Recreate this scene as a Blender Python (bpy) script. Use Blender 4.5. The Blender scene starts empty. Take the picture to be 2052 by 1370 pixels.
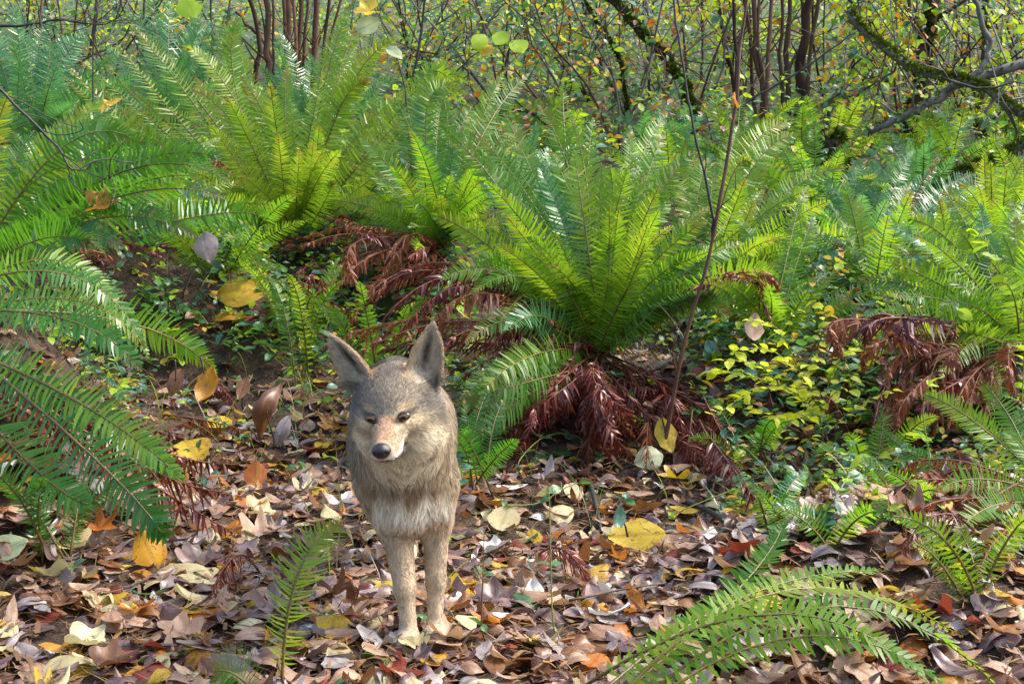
import bpy, math, random
import numpy as np
rad = math.radians
rng = np.random.default_rng(7)
random.seed(7)
sc = bpy.context.scene
col = sc.collection

# ------------------------------------------------------------------ camera, sky, sun, exposure
F, CX, CY, PITCH, CAMZ = 2477.0, 1026.0, 685.0, rad(-4.7), 0.80
cam_d = bpy.data.cameras.new('camera'); cam = bpy.data.objects.new('camera', cam_d); col.objects.link(cam)
cam.location = (0, 0, CAMZ); cam.rotation_euler = (rad(90) + PITCH, 0, 0)
cam_d.sensor_width = 36; cam_d.lens = 36 * F / 2052; cam_d.clip_start = 0.05; cam_d.clip_end = 400
sc.camera = cam

SUN_EL, SUN_AZ = rad(50), rad(84)          # azimuth measured from +Y (view direction) towards +X (right)
world = bpy.data.worlds.new('World'); sc.world = world; world.use_nodes = True
wn = world.node_tree; wn.nodes.clear()
sky = wn.nodes.new('ShaderNodeTexSky'); sky.sky_type = 'NISHITA'; sky.sun_disc = False
sky.sun_elevation = SUN_EL; sky.sun_rotation = SUN_AZ; sky.air_density = 1.0; sky.dust_density = 4.0; sky.ozone_density = 1.0
bg = wn.nodes.new('ShaderNodeBackground'); bg.inputs['Strength'].default_value = 0.15
wo = wn.nodes.new('ShaderNodeOutputWorld')
wn.links.new(sky.outputs[0], bg.inputs[0]); wn.links.new(bg.outputs[0], wo.inputs[0])
sun_d = bpy.data.lights.new('sun', 'SUN'); sun_d.energy = 1.5; sun_d.angle = rad(14.0); sun_d.color = (1, .94, .85)
sun = bpy.data.objects.new('sun', sun_d); col.objects.link(sun)
sun.rotation_euler = (-(rad(90) - SUN_EL), 0, -SUN_AZ)
sun.location = (4, 3, 8)
vs = sc.view_settings
vs.view_transform = 'Standard'; vs.look = 'None'; vs.exposure = 1.75; vs.gamma = 1.0; vs.use_curve_mapping = False
sc.cycles.max_bounces = 7; sc.cycles.diffuse_bounces = 4; sc.cycles.glossy_bounces = 2
sc.cycles.transmission_bounces = 5; sc.cycles.transparent_max_bounces = 6
sc.cycles.sample_clamp_indirect = 6.0
sc.cycles.use_denoising = True

# ------------------------------------------------------------------ helpers
CP, SP = math.cos(PITCH), math.sin(PITCH)
def ray(px, py):
    a, b = (px - CX) / F, (CY - py) / F
    return np.array([a, CP - b * SP, SP + b * CP])
def at(px, py, Y):                       # the point of the place seen at that pixel, Y metres ahead
    d = ray(px, py)
    return np.array([0, 0, CAMZ]) + d * (Y / d[1])
def proj(p):
    x, y, z = p[0], p[1], p[2] - CAMZ
    dep = y * CP + z * SP; v = -y * SP + z * CP
    return CX + F * x / dep, CY - F * v / dep
def softplus(v, s): 
    return np.logaddexp(0, np.asarray(v, float) / s) * s
MOUNDS = []
def gz0(x, y):
    x = np.asarray(x, float); y = np.asarray(y, float)
    z = 0.36 * softplus(y - 4.35, .35) - 0.10 * softplus(y - 11, .8)
    z = z + 0.34 * softplus(-x - 1.05 - .10 * (y - 2.5), .14) * np.exp(-((y - 2.7) / 1.6) ** 2)
    z = z + .018 * np.sin(3.1 * x + 1.3 * y) + .014 * np.sin(5.3 * y - 2.1 * x + 1) + .05 * np.sin(.9 * x + .7 * y + 2) * np.clip((y - 4) / 3, 0, 1)
    return z
def gz(x, y):
    z = gz0(x, y)
    if np.ndim(z) == 0 and MOUNDS:
        M = np.array(MOUNDS); return z + (M[:, 2] * np.exp(-((x - M[:, 0]) ** 2 + (y - M[:, 1]) ** 2) / M[:, 3] ** 2)).sum()
    for (mx, my, h, r) in MOUNDS:
        z = z + h * np.exp(-((np.asarray(x) - mx) ** 2 + (np.asarray(y) - my) ** 2) / (r * r))
    return z
def ground_at(px, py):
    d = ray(px, py); o = np.array([0, 0, CAMZ]); t = .8
    while t < 40:
        p = o + d * t
        if p[2] < gz(p[0], p[1]):
            a, b = t - .06, t
            for _ in range(6):
                m = .5 * (a + b); p = o + d * m
                if p[2] < gz(p[0], p[1]): b = m
                else: a = m
            return np.array([p[0], p[1], float(gz(p[0], p[1]))])
        t += .06
    return p
def unit(v):
    v = np.asarray(v, float); n = np.linalg.norm(v, axis=-1, keepdims=True); return v / np.maximum(n, 1e-9)
def lin(r, g, b):
    f = lambda c: c / 12.92 if c <= .04045 else ((c + .055) / 1.055) ** 2.4
    return (f(r / 255), f(g / 255), f(b / 255))

def mesh_np(name, V, F3, mats=(), uv=None, rnd=None, mi=None, smooth=True, vcol=None):
    me = bpy.data.meshes.new(name)
    V = np.asarray(V, np.float32); F3 = np.asarray(F3, np.int32)
    n, k = F3.shape
    me.vertices.add(len(V)); me.vertices.foreach_set('co', V.ravel())
    me.loops.add(n * k); me.loops.foreach_set('vertex_index', F3.ravel())
    me.polygons.add(n); me.polygons.foreach_set('loop_start', np.arange(0, n * k, k, dtype=np.int32))
    if smooth: me.polygons.foreach_set('use_smooth', np.ones(n, bool))
    if mi is not None: me.polygons.foreach_set('material_index', np.asarray(mi, np.int32))
    for m in mats: me.materials.append(m)
    if uv is not None:
        l = me.uv_layers.new(name='UVMap'); l.data.foreach_set('uv', np.asarray(uv, np.float32)[F3.ravel()].ravel())
    if rnd is not None:
        a = me.attributes.new('rnd', 'FLOAT', 'POINT'); a.data.foreach_set('value', np.asarray(rnd, np.float32))
    if vcol is not None:
        a = me.attributes.new('pelt', 'FLOAT_COLOR', 'POINT')
        a.data.foreach_set('color', np.hstack([vcol, np.ones((len(V), 1))]).astype(np.float32).ravel())
    me.update(calc_edges=True)
    return me
def obj(name, me, parent=None, loc=None, label=None, cat=None, group=None, kind=None):
    o = bpy.data.objects.new(name, me); col.objects.link(o)
    if parent is not None: o.parent = parent
    if loc is not None: o.location = [float(c) for c in loc]
    return tag(o, label, cat, group, kind)
def tag(o, label=None, cat=None, group=None, kind=None):
    if label: o['label'] = label
    if cat: o['category'] = cat
    if group: o['group'] = group
    if kind: o['kind'] = kind
    return o

def tube(P, R, sides=6):
    """verts/faces of a tapered tube through points P with radii R, closed at its tip"""
    P = np.asarray(P, float); n = len(P); R = np.broadcast_to(np.asarray(R, float), (n,))
    T = unit(np.gradient(P, axis=0))
    ref = np.array([0.31, 0.17, .93]) if abs(T[0, 2]) < .9 else np.array([.93, .31, .17])
    A = unit(np.cross(T, ref)); B = np.cross(T, A)
    th = np.arange(sides) * 2 * np.pi / sides
    V = P[:, None] + R[:, None, None] * (np.cos(th)[None, :, None] * A[:, None] + np.sin(th)[None, :, None] * B[:, None])
    V = V.reshape(-1, 3)
    i = np.arange(n - 1)[:, None] * sides; j = np.arange(sides)[None]; j2 = (j + 1) % sides
    q = np.stack([i + j, i + j2, i + sides + j2, i + sides + j], -1).reshape(-1, 4)
    tri = np.concatenate([q[:, [0, 1, 2]], q[:, [0, 2, 3]]])
    cap = np.array([[(n - 1) * sides, (n - 1) * sides + a, (n - 1) * sides + a + 1] for a in range(1, sides - 1)])
    cap0 = np.array([[0, a + 1, a] for a in range(1, sides - 1)])
    return V, np.concatenate([tri, cap, cap0])
def curve_pts(ctrl, n=14):
    """smooth Catmull-Rom through the control points"""
    C = np.asarray(ctrl, float); C = np.vstack([2 * C[0] - C[1], C, 2 * C[-1] - C[-2]])
    segs = len(C) - 3; out = []
    for t in np.linspace(0, segs - 1e-6, n):
        i = int(t); u = t - i; a, b, c, d = C[i:i + 4]
        out.append(.5 * (2 * b + (c - a) * u + (2 * a - 5 * b + 4 * c - d) * u * u + (3 * b - a - 3 * c + d) * u ** 3))
    return np.array(out)
def join(parts):
    """list of (V, F, extra...) -> stacked arrays; extras are per-vertex arrays"""
    off = 0; Vs = []; Fs = []; ex = [[] for _ in parts[0][2:]]
    for p in parts:
        Vs.append(p[0]); Fs.append(p[1] + off); off += len(p[0])
        for k, e in enumerate(p[2:]): ex[k].append(e)
    return [np.concatenate(Vs), np.concatenate(Fs)] + [np.concatenate(e) for e in ex]

# ------------------------------------------------------------------ materials
def newmat(name):
    m = bpy.data.materials.new(name); m.use_nodes = True; nt = m.node_tree; nt.nodes.clear()
    return m, nt, nt.nodes, nt.links
def N_(nt, t, **kw):
    n = nt.nodes.new(t)
    for k, v in kw.items(): setattr(n, k, v)
    return n
def ramp(nt, fac, stops, interp='LINEAR'):
    r = nt.nodes.new('ShaderNodeValToRGB'); r.color_ramp.interpolation = interp
    while len(r.color_ramp.elements) < len(stops): r.color_ramp.elements.new(.5)
    for e, (p, c) in zip(r.color_ramp.elements, stops): e.position = p; e.color = (*c, 1)
    if fac is not None: nt.links.new(fac, r.inputs[0])
    return r.outputs[0]
def math_(nt, op, a, b=None, c=None, clamp=False):
    n = nt.nodes.new('ShaderNodeMath'); n.operation = op; n.use_clamp = clamp
    for i, v in enumerate((a, b, c)):
        if v is None: continue
        if isinstance(v, (int, float)): n.inputs[i].default_value = v
        else: nt.links.new(v, n.inputs[i])
    return n.outputs[0]
def mixc(nt, fac, a, b, mode='MIX'):
    n = nt.nodes.new('ShaderNodeMix'); n.data_type = 'RGBA'; n.blend_type = mode
    for sock, v in ((n.inputs[0], fac), (n.inputs[6], a), (n.inputs[7], b)):
        if isinstance(v, (int, float)): sock.default_value = v
        elif isinstance(v, tuple): sock.default_value = (*v, 1)
        else: nt.links.new(v, sock)
    return n.outputs[2]
def rnd_node(nt):
    a = nt.nodes.new('ShaderNodeAttribute'); a.attribute_name = 'rnd'
    o = nt.nodes.new('ShaderNodeObjectInfo')
    return math_(nt, 'FRACT', math_(nt, 'ADD', a.outputs['Fac'], o.outputs['Random']))
def noise(nt, scale, detail=3, coord=None, rough=.55):
    n = nt.nodes.new('ShaderNodeTexNoise'); n.inputs['Scale'].default_value = scale; n.inputs['Detail'].default_value = detail
    n.inputs['Roughness'].default_value = rough
    if coord is not None: nt.links.new(coord, n.inputs['Vector'])
    return n.outputs['Fac']
def thin_shader(nt, colour, tcolour, tfac, rough, spec=.5, bump=None, coat=0.0):
    p = nt.nodes.new('ShaderNodeBsdfPrincipled'); t = nt.nodes.new('ShaderNodeBsdfTranslucent')
    mx = nt.nodes.new('ShaderNodeMixShader'); out = nt.nodes.new('ShaderNodeOutputMaterial')
    nt.links.new(colour, p.inputs['Base Color']); nt.links.new(tcolour, t.inputs['Color'])
    if isinstance(rough, (int, float)): p.inputs['Roughness'].default_value = rough
    else: nt.links.new(rough, p.inputs['Roughness'])
    p.inputs['Specular IOR Level'].default_value = spec
    p.inputs['Coat Weight'].default_value = coat; p.inputs['Coat Roughness'].default_value = .22
    if isinstance(tfac, (int, float)): mx.inputs[0].default_value = tfac
    else: nt.links.new(tfac, mx.inputs[0])
    if bump is not None:
        b = nt.nodes.new('ShaderNodeBump'); b.inputs['Strength'].default_value = .5; b.inputs['Distance'].default_value = .004
        nt.links.new(bump, b.inputs['Height']); nt.links.new(b.outputs[0], p.inputs['Normal'])
    nt.links.new(p.outputs[0], mx.inputs[1]); nt.links.new(t.outputs[0], mx.inputs[2]); nt.links.new(mx.outputs[0], out.inputs[0])

def fern_mat(name, c0, c1, c2, t0, t1, tf, rough, spec=.5, tipc=None):
    """c0..c2: blade colours over the random value, t0/t1: colour of light coming through"""
    m, nt, n, l = newmat(name)
    r = rnd_node(nt)
    uv = N_(nt, 'ShaderNodeUVMap'); sp = N_(nt, 'ShaderNodeSeparateXYZ'); l.new(uv.outputs[0], sp.inputs[0])
    geo = N_(nt, 'ShaderNodeNewGeometry')
    nz = noise(nt, 9, 2, geo.outputs['Position'])
    rr = math_(nt, 'ADD', math_(nt, 'MULTIPLY', r, .75), math_(nt, 'MULTIPLY_ADD', nz, .7, -.23), clamp=True)
    c = ramp(nt, rr, [(0, c0), (.5, c1), (1, c2)])
    tr = ramp(nt, rr, [(0, t0), (1, t1)])
    if tipc:                                        # withered leaflet tips and old frond ends
        w = math_(nt, 'MULTIPLY', math_(nt, 'POWER', sp.outputs[0], 5.0), math_(nt, 'GREATER_THAN', nz, .52))
        sp2 = math_(nt, 'GREATER_THAN', noise(nt, 70, 2, geo.outputs['Position']), .70)
        w = math_(nt, 'MAXIMUM', math_(nt, 'MULTIPLY', w, .7), math_(nt, 'MULTIPLY', sp2, .6))
        c = mixc(nt, w, c, tipc); tr = mixc(nt, w, tr, tipc)
    thin_shader(nt, c, tr, tf, rough, spec)
    return m
FERN = fern_mat('fern_green', (.022, .095, .008), (.05, .165, .010), (.13, .25, .012), (.12, .36, .015), (.40, .56, .02), .46, .40, .38, (.22, .13, .03))
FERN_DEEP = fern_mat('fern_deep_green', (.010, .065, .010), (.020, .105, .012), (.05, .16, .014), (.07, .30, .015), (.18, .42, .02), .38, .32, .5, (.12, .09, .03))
FERN_YEL = fern_mat('fern_yellow_green', (.055, .17, .010), (.11, .23, .012), (.20, .27, .018), (.20, .44, .02), (.42, .54, .03), .46, .38, .5, (.34, .17, .03))
FERN_SHEEN = fern_mat('fern_sky_sheen', (.022, .12, .045), (.045, .17, .065), (.08, .22, .07), (.08, .30, .06), (.20, .42, .08), .38, .32, .55)  # bluish sky sheen on the fronds, put into the blade colour
FERN_DEAD = fern_mat('fern_dead_red', (.040, .007, .007), (.105, .014, .011), (.20, .034, .018), (.16, .02, .012), (.28, .05, .02), .12, .40, .5)
FERN_RUST = fern_mat('fern_rust', (.09, .022, .012), (.16, .045, .016), (.25, .085, .028), (.26, .06, .015), (.40, .13, .03), .25, .5, .4)

def plain_mat(name, stops, rough=.6, scale=30, spec=.4, stretch=None, bump=.3, bscale=80):
    m, nt, n, l = newmat(name)
    tc = N_(nt, 'ShaderNodeNewGeometry'); co = tc.outputs['Position']
    if stretch:
        mp = N_(nt, 'ShaderNodeMapping'); mp.inputs['Scale'].default_value = stretch; l.new(co, mp.inputs[0]); co = mp.outputs[0]
    o = N_(nt, 'ShaderNodeObjectInfo')
    f = math_(nt, 'ADD', math_(nt, 'MULTIPLY_ADD', noise(nt, scale, 4, co), 1.3, -.35), math_(nt, 'MULTIPLY_ADD', o.outputs['Random'], .4, -.2), clamp=True)
    c = ramp(nt, f, stops)
    p = N_(nt, 'ShaderNodeBsdfPrincipled'); out = N_(nt, 'ShaderNodeOutputMaterial')
    l.new(c, p.inputs['Base Color']); p.inputs['Roughness'].default_value = rough; p.inputs['Specular IOR Level'].default_value = spec
    b = N_(nt, 'ShaderNodeBump'); b.inputs['Strength'].default_value = bump; b.inputs['Distance'].default_value = .006
    l.new(noise(nt, bscale, 3, co), b.inputs['Height']); l.new(b.outputs[0], p.inputs['Normal'])
    l.new(p.outputs[0], out.inputs[0])
    return m
STALK = plain_mat('fern_stalk', [(0, (.06, .045, .012)), (.5, (.14, .10, .02)), (1, (.20, .20, .04))], .45, 12)
STALK_RED = plain_mat('fern_stalk_dead', [(0, (.05, .016, .01)), (1, (.17, .06, .02))], .6, 12)
BARK = plain_mat('bark_redbrown', [(0, (.035, .02, .014)), (.6, (.10, .055, .035)), (1, (.17, .11, .07))], .85, 14, .2, (1, 1, .25))
BARK_GREY = plain_mat('bark_grey', [(0, (.05, .045, .04)), (.5, (.17, .16, .145)), (1, (.34, .33, .31))], .8, 16, .3, (1, 1, .4))
TWIG_DARK = plain_mat('twig_dark', [(0, (.012, .012, .013)), (1, (.05, .045, .042))], .6, 20)
TWIG_RED = plain_mat('twig_red', [(0, (.06, .022, .012)), (1, (.20, .08, .035))], .6, 20)
STEM_GREEN = plain_mat('stem_green', [(0, (.10, .14, .02)), (1, (.26, .30, .06))], .5, 20)
MOSS = plain_mat('moss', [(0, (.04, .06, .008)), (.5, (.13, .17, .016)), (1, (.28, .31, .03))], .95, 60, .1, None, .9, 160)
SOIL_TWIG = plain_mat('litter_twig', [(0, (.05, .03, .02)), (1, (.22, .15, .10))], .8, 40)

def leaf_mat(name, c0, c1, c2, tcol, tf=.25, rough=.42, spot=None, spot_t=.62, edge=None, spec=.5, vein=.35):
    """fallen leaf: colour varies over the blade, darker veins, spots and a withered edge"""
    m, nt, n, l = newmat(name)
    r = rnd_node(nt)
    uv = N_(nt, 'ShaderNodeUVMap'); sp = N_(nt, 'ShaderNodeSeparateXYZ'); l.new(uv.outputs[0], sp.inputs[0])
    mp = N_(nt, 'ShaderNodeCombineXYZ'); l.new(sp.outputs[0], mp.inputs[0]); l.new(sp.outputs[1], mp.inputs[1])
    l.new(math_(nt, 'MULTIPLY', r, 37.0), mp.inputs[2])
    nz = noise(nt, 2.6, 4, mp.outputs[0])
    f = math_(nt, 'ADD', math_(nt, 'MULTIPLY_ADD', nz, 1.5, -.5), math_(nt, 'MULTIPLY_ADD', r, .5, -.25), clamp=True)
    c = ramp(nt, f, [(0, c0), (.5, c1), (1, c2)])
    # uv.x runs stalk to tip, uv.y across with 0 at the midrib
    av = math_(nt, 'ABSOLUTE', sp.outputs[1])
    side = math_(nt, 'FRACT', math_(nt, 'MULTIPLY', math_(nt, 'SUBTRACT', sp.outputs[0], math_(nt, 'MULTIPLY', av, .55)), 8.0))
    sv = math_(nt, 'LESS_THAN', side, .14)
    mid = math_(nt, 'LESS_THAN', av, .05)
    vn = math_(nt, 'MAXIMUM', mid, math_(nt, 'MULTIPLY', sv, .6))
    c = mixc(nt, math_(nt, 'MULTIPLY', vn, vein), c, tuple(.45 * x for x in c0))
    if spot:
        s = math_(nt, 'GREATER_THAN', noise(nt, 9, 3, mp.outputs[0]), spot_t)
        c = mixc(nt, math_(nt, 'MULTIPLY', s, .8), c, spot)
    if edge:
        e = math_(nt, 'GREATER_THAN', math_(nt, 'ADD', math_(nt, 'MULTIPLY', nz, .9), math_(nt, 'MULTIPLY', av, .35)), .66)
        c = mixc(nt, math_(nt, 'MULTIPLY', e, .75), c, edge)
    rg = math_(nt, 'MULTIPLY_ADD', nz, .35, rough - .17)
    thin_shader(nt, c, mixc(nt, .5, c, tcol), tf, rg, spec, math_(nt, 'ADD', math_(nt, 'MULTIPLY', vn, -.5), nz))
    return m
LM = {
 'purple': leaf_mat('leaf_purple_brown', (.075, .040, .038), (.19, .12, .11), (.34, .25, .23), (.3, .15, .09), .15, .40, spec=.7),
 'brown': leaf_mat('leaf_brown', (.09, .035, .015), (.20, .09, .035), (.34, .18, .08), (.45, .18, .04), .22, .42, spec=.6),
 'tan': leaf_mat('leaf_tan', (.24, .14, .085), (.42, .28, .19), (.56, .42, .31), (.55, .3, .1), .25, .5),
 'grey': leaf_mat('leaf_grey', (.16, .13, .125), (.30, .26, .25), (.46, .42, .40), (.4, .3, .2), .15, .42, spec=.6),
 'yellow': leaf_mat('leaf_yellow', (.38, .24, .015), (.58, .43, .03), (.66, .56, .10), (.8, .6, .05), .35, .45, spot=(.18, .09, .02), edge=(.34, .15, .02)),
 'gold': leaf_mat('leaf_gold', (.30, .13, .01), (.50, .26, .015), (.62, .38, .03), (.8, .4, .03), .35, .42, spot=(.14, .06, .015), edge=(.25, .09, .015)),
 'orange': leaf_mat('leaf_orange', (.28, .08, .012), (.48, .17, .018), (.58, .28, .04), (.8, .3, .03), .32, .45, edge=(.2, .06, .015)),
 'pale': leaf_mat('leaf_pale', (.40, .34, .17), (.56, .51, .30), (.70, .67, .48), (.7, .6, .25), .3, .5, edge=(.42, .30, .12)),
 'white': leaf_mat('leaf_whitish', (.56, .54, .50), (.72, .70, .66), (.80, .79, .76), (.6, .55, .45), .15, .55),
 'green': leaf_mat('leaf_green', (.03, .11, .03), (.07, .19, .05), (.13, .27, .09), (.2, .45, .06), .35, .34, spec=.7),
 'lime': leaf_mat('leaf_lime', (.20, .34, .015), (.33, .46, .02), (.46, .54, .04), (.55, .75, .04), .45, .45, vein=.15),
 'chart': leaf_mat('leaf_chartreuse', (.34, .40, .012), (.50, .54, .015), (.62, .62, .03), (.75, .85, .04), .45, .45, vein=.1),
 'palegreen': leaf_mat('leaf_pale_green', (.28, .34, .18), (.40, .46, .27), (.52, .57, .38), (.4, .5, .2), .3, .5),
 'red': leaf_mat('leaf_red', (.12, .02, .012), (.24, .045, .02), (.33, .09, .03), (.5, .09, .03), .25, .4),
 'teal': leaf_mat('leaf_blue_green', (.035, .12, .075), (.08, .20, .13), (.17, .30, .21), (.15, .35, .15), .3, .32, spec=.8),
}
LKEYS = list(LM); LMATS = [LM[k] for k in LKEYS]; LI = {k: i for i, k in enumerate(LKEYS)}

# ------------------------------------------------------------------ ferns: where each crown stands and where its fronds end (read off the photograph)
# tips: (pixel x, pixel y, depth offset from the crown[, through-point px, py, depth offset])
FERNS = []
def fern_spec(label, px, py, Y, tips, mat, width=.19, dead=(), deadmat=None, arch=.16, pairs=44, group=None, twist=(.45, .95), cat='fern', name='sword_fern'):
    c = at(px, py, Y); g = float(gz0(c[0], c[1]))
    if c[2] > g + .05:
        cap = .06 if name == 'small_fern' else .6
        MOUNDS.append((c[0], c[1] + .05, min(cap, c[2] - g - .04), .36)); z = min(c[2], g + cap + .03)
    else: z = max(c[2], g - .05)
    FERNS.append(dict(label=label, base=np.array([c[0], c[1], z]), Y=Y, tips=tips, mat=mat, width=width, dead=dead, deadmat=deadmat, arch=arch, pairs=pairs, group=group, twist=twist, cat=cat, name=name))

fern_spec('large green sword fern behind the coyote with a skirt of hanging red dead fronds', 1195, 712, 4.3, [
  (900, 285, .1), (945, 262, .35), (1012, 235, .5), (1075, 200, .6), (1128, 160, .7), (1190, 235, .6), (1262, 250, .5), (1332, 262, .45),
  (1395, 300, .3), (862, 430, -.05, 1010, 520, 0), (1012, 430, -.15), (1078, 330, .1), (1112, 465, -.35, 1165, 590, -.1), (1048, 505, -.3, 1130, 570, -.15),
  (1150, 300, .2), (1222, 330, .1), (1290, 340, .1), (1322, 420, -.25), (1302, 440, -.35, 1245, 590, -.15), (1420, 440, -.1), (1490, 455, -.2, 1360, 560, -.1),
  (1560, 560, -.3, 1420, 570, -.15), (880, 560, -.3, 1040, 560, -.1), (975, 340, .2), (1240, 420, -.2, 1225, 560, -.1), (930, 690, -.45, 1060, 640, -.2),
  (925, 800, -.55, 1050, 720, -.3), (900, 905, -.6, 1060, 790, -.4), (1460, 640, -.35, 1350, 610, -.2)],
  FERN, .19, dead=[
  (1278, 985, -.45, 1225, 790, -.35), (1285, 1000, -.40, 1235, 830, -.38), (1130, 930, -.35, 1180, 790, -.35), (1015, 950, -.45, 1085, 780, -.3), (1030, 900, -.5, 1110, 790, -.35),
  (1100, 870, -.3, 1150, 780, -.3), (1535, 1055, -.6, 1360, 850, -.4), (1560, 985, -.5, 1400, 830, -.35), (1590, 930, -.4, 1430, 820, -.3), (1480, 900, -.3, 1350, 800, -.2),
  (1250, 900, -.25, 1220, 800, -.25), (1180, 960, -.5, 1190, 820, -.4), (760, 650, -.35, 960, 555, -.1), (720, 635, -.2, 900, 545, -.05), (640, 700, -.3, 900, 640, -.2),
  (915, 770, -.3, 1050, 690, -.2), (985, 700, -.3, 1080, 640, -.15), (1050, 640, -.2, 1110, 640, -.1), (1528, 600, -.4, 1440, 560, -.3), (1420, 900, -.1, 1320, 800, -.1),
  (1650, 960, -.3, 1450, 840, -.2), (1340, 960, -.3, 1290, 800, -.2), (1075, 950, -.3, 1120, 800, -.25), (950, 720, 0, 1080, 650, 0), (1210, 880, -.5, 1205, 790, -.4)], deadmat=FERN_DEAD, pairs=46)
fern_spec('tall yellow-green sword fern with long upright fronds left of the thicket stems', 590, 492, 6.1, [
  (132, 128, .2, 350, 330, .1), (150, 112, .5, 370, 300, .2), (212, 60, .3, 400, 290, .1), (290, 62, .5, 440, 260, .2), (362, 95, .0, 470, 200, 0), (470, 32, .2, 470, 200, .1), (540, 160, -.3),
  (480, 150, -.2), (575, 130, .3), (700, 15, .2, 640, 220, .1), (745, 0, .5, 660, 200, .2), (795, 78, -.1, 690, 200, -.1), (905, 108, .1, 760, 270, 0), (925, 122, .3, 780, 290, .1),
  (640, 250, -.3), (420, 250, -.3), (350, 330, -.35), (760, 350, -.3, 690, 400, -.2), (525, 465, -.9, 440, 425, -.5), (860, 200, .5), (600, 300, -.4), (680, 300, -.3)],
  FERN_YEL, .21, dead=[(400, 300, -.3, 470, 350, -.1), (440, 420, -.4, 500, 420, -.2), (690, 470, -.3, 650, 430, -.1)], deadmat=FERN_DEAD, pairs=50, arch=.12)
fern_spec('mid green sword fern between the tall fern and the large skirted fern', 885, 500, 5.5, [
  (790, 195, .2), (815, 185, .4), (945, 222, .2, 850, 190, .2), (1012, 142, .6), (880, 168, .5), (945, 268, .1), (842, 300, -.2), (760, 300, .1), (700, 330, .0), (1000, 210, .5),
  (1060, 260, .2), (905, 350, -.3), (960, 330, -.2), (1020, 380, -.2), (800, 390, -.4), (730, 420, -.3), (650, 400, .2), (1000, 470, -.4, 950, 440, -.2)],
  FERN, .18, dead=[(595, 500, -.4, 720, 468, -.2), (600, 480, -.2, 740, 455, -.1), (655, 640, -.7, 700, 520, -.4), (800, 340, -.1, 850, 400, 0), (880, 340, .1, 870, 420, 0), (760, 560, -.6, 830, 480, -.3), (700, 660, -.7, 780, 540, -.4)], deadmat=FERN_RUST, pairs=44)
fern_spec('yellow-tipped sword fern behind the reddish sapling stem', 1405, 585, 5.2, [
  (1592, 245, .5, 1480, 330, .3), (1600, 272, .2, 1500, 350, .1), (1480, 250, .6), (1640, 385, -.1, 1530, 430, 0), (1665, 402, -.3, 1540, 470, -.1), (1540, 330, .2), (1700, 335, .4, 1560, 400, .3),
  (1822, 515, -.5, 1640, 480, -.2), (1782, 548, -.6, 1620, 510, -.3), (1745, 490, -.3, 1600, 470, -.1), (1430, 330, .4), (1380, 300, .5), (1590, 470, -.4), (1510, 400, -.1), (1340, 330, .4), (1640, 560, -.7, 1530, 540, -.3), (1700, 585, -.7, 1560, 560, -.4)],
  FERN_YEL, .18, dead=[(1520, 600, -.6, 1450, 540, -.4), (1650, 620, -.6, 1530, 580, -.3)], deadmat=FERN_DEAD, pairs=42)
fern_spec('green sword fern with blue sheen in front of the mossy leaning trunk', 1740, 540, 5.6, [
  (1720, 318, .2), (1832, 300, .4), (1880, 335, .2), (1650, 345, .2), (1600, 320, .4), (1992, 372, .1, 1880, 420, 0), (2045, 345, .5, 1900, 400, .3), (1905, 430, -.3), (1660, 430, -.3), (1780, 400, -.3),
  (1850, 480, -.5), (1700, 460, -.5), (1590, 400, -.1), (1940, 480, -.4), (1760, 330, .5), (2000, 430, .0), (1620, 500, -.5)],
  FERN_SHEEN, .17, dead=[(1880, 310, .1, 1830, 400, 0), (1900, 560, -.4, 1820, 500, -.2)], deadmat=FERN_RUST, pairs=40)
fern_spec('bright sword fern spilling in beside the red arching dead frond', 2040, 700, 3.9, [
  (1830, 470, .1, 1930, 540, .1), (1815, 440, .5, 1920, 500, .3), (1900, 395, .6), (1960, 430, .4), (2052, 400, .5), (1790, 600, -.3, 1920, 610, -.1), (1730, 640, -.4, 1890, 640, -.2), (1980, 520, -.3), (2100, 480, -.2),
  (1850, 560, .1, 1950, 590, 0), (2010, 470, .1), (1760, 560, .3, 1900, 570, .2), (1880, 760, -.6, 1960, 680, -.3)],
  FERN, .17, dead=[(1680, 690, -.7, 1730, 640, -.5), (1690, 720, -.6, 1750, 645, -.4), (1780, 780, -.6, 1850, 690, -.4), (1800, 860, -.7, 1860, 760, -.5), (1770, 830, -.5, 1880, 700, -.3), (1900, 860, -.8, 1960, 740, -.4), (1960, 880, -.7, 2000, 740, -.4), (1850, 800, -.3, 1900, 700, -.2)], deadmat=FERN_RUST, pairs=42)
fern_spec('green sword fern beside the yellow huckleberry with one long frond over rusty debris', 2120, 1010, 2.9, [
  (1765, 856, .2, 1905, 950, .1), (1850, 790, .3, 1960, 850, .2), (1900, 830, .4, 1990, 870, .2), (1960, 760, .4), (2060, 740, .3), (1880, 980, -.2, 1980, 960, -.1), (1910, 1080, -.4, 2000, 1010, -.2), (1960, 1150, -.5, 2030, 1040, -.2), (2010, 860, .1)],
  FERN, .15, dead=[(1820, 1060, -.2, 1880, 960, -.1), (1840, 1110, -.3, 1900, 1000, -.2), (1850, 1180, -.3, 1930, 1090, -.2), (1930, 1240, -.3, 1990, 1120, -.2), (1960, 1170, -.5, 2020, 1060, -.3), (1780, 970, 0, 1900, 920, 0)], deadmat=FERN_RUST, pairs=44)
fern_spec('low sword fern arching over the litter in front of the huckleberry', 1170, 1440, 1.95, [
  (1935, 1310, .3, 1560, 1185, .15), (1790, 1225, .5, 1490, 1195, .3), (1572, 1040, .6, 1470, 1190, .4), (2020, 1400, .1, 1650, 1215, .1), (1870, 1380, -.05, 1540, 1230, 0), (1960, 1430, -.1, 1600, 1275, -.02)],
  FERN, .125, arch=.3, pairs=44, twist=(.2, .5))
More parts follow.
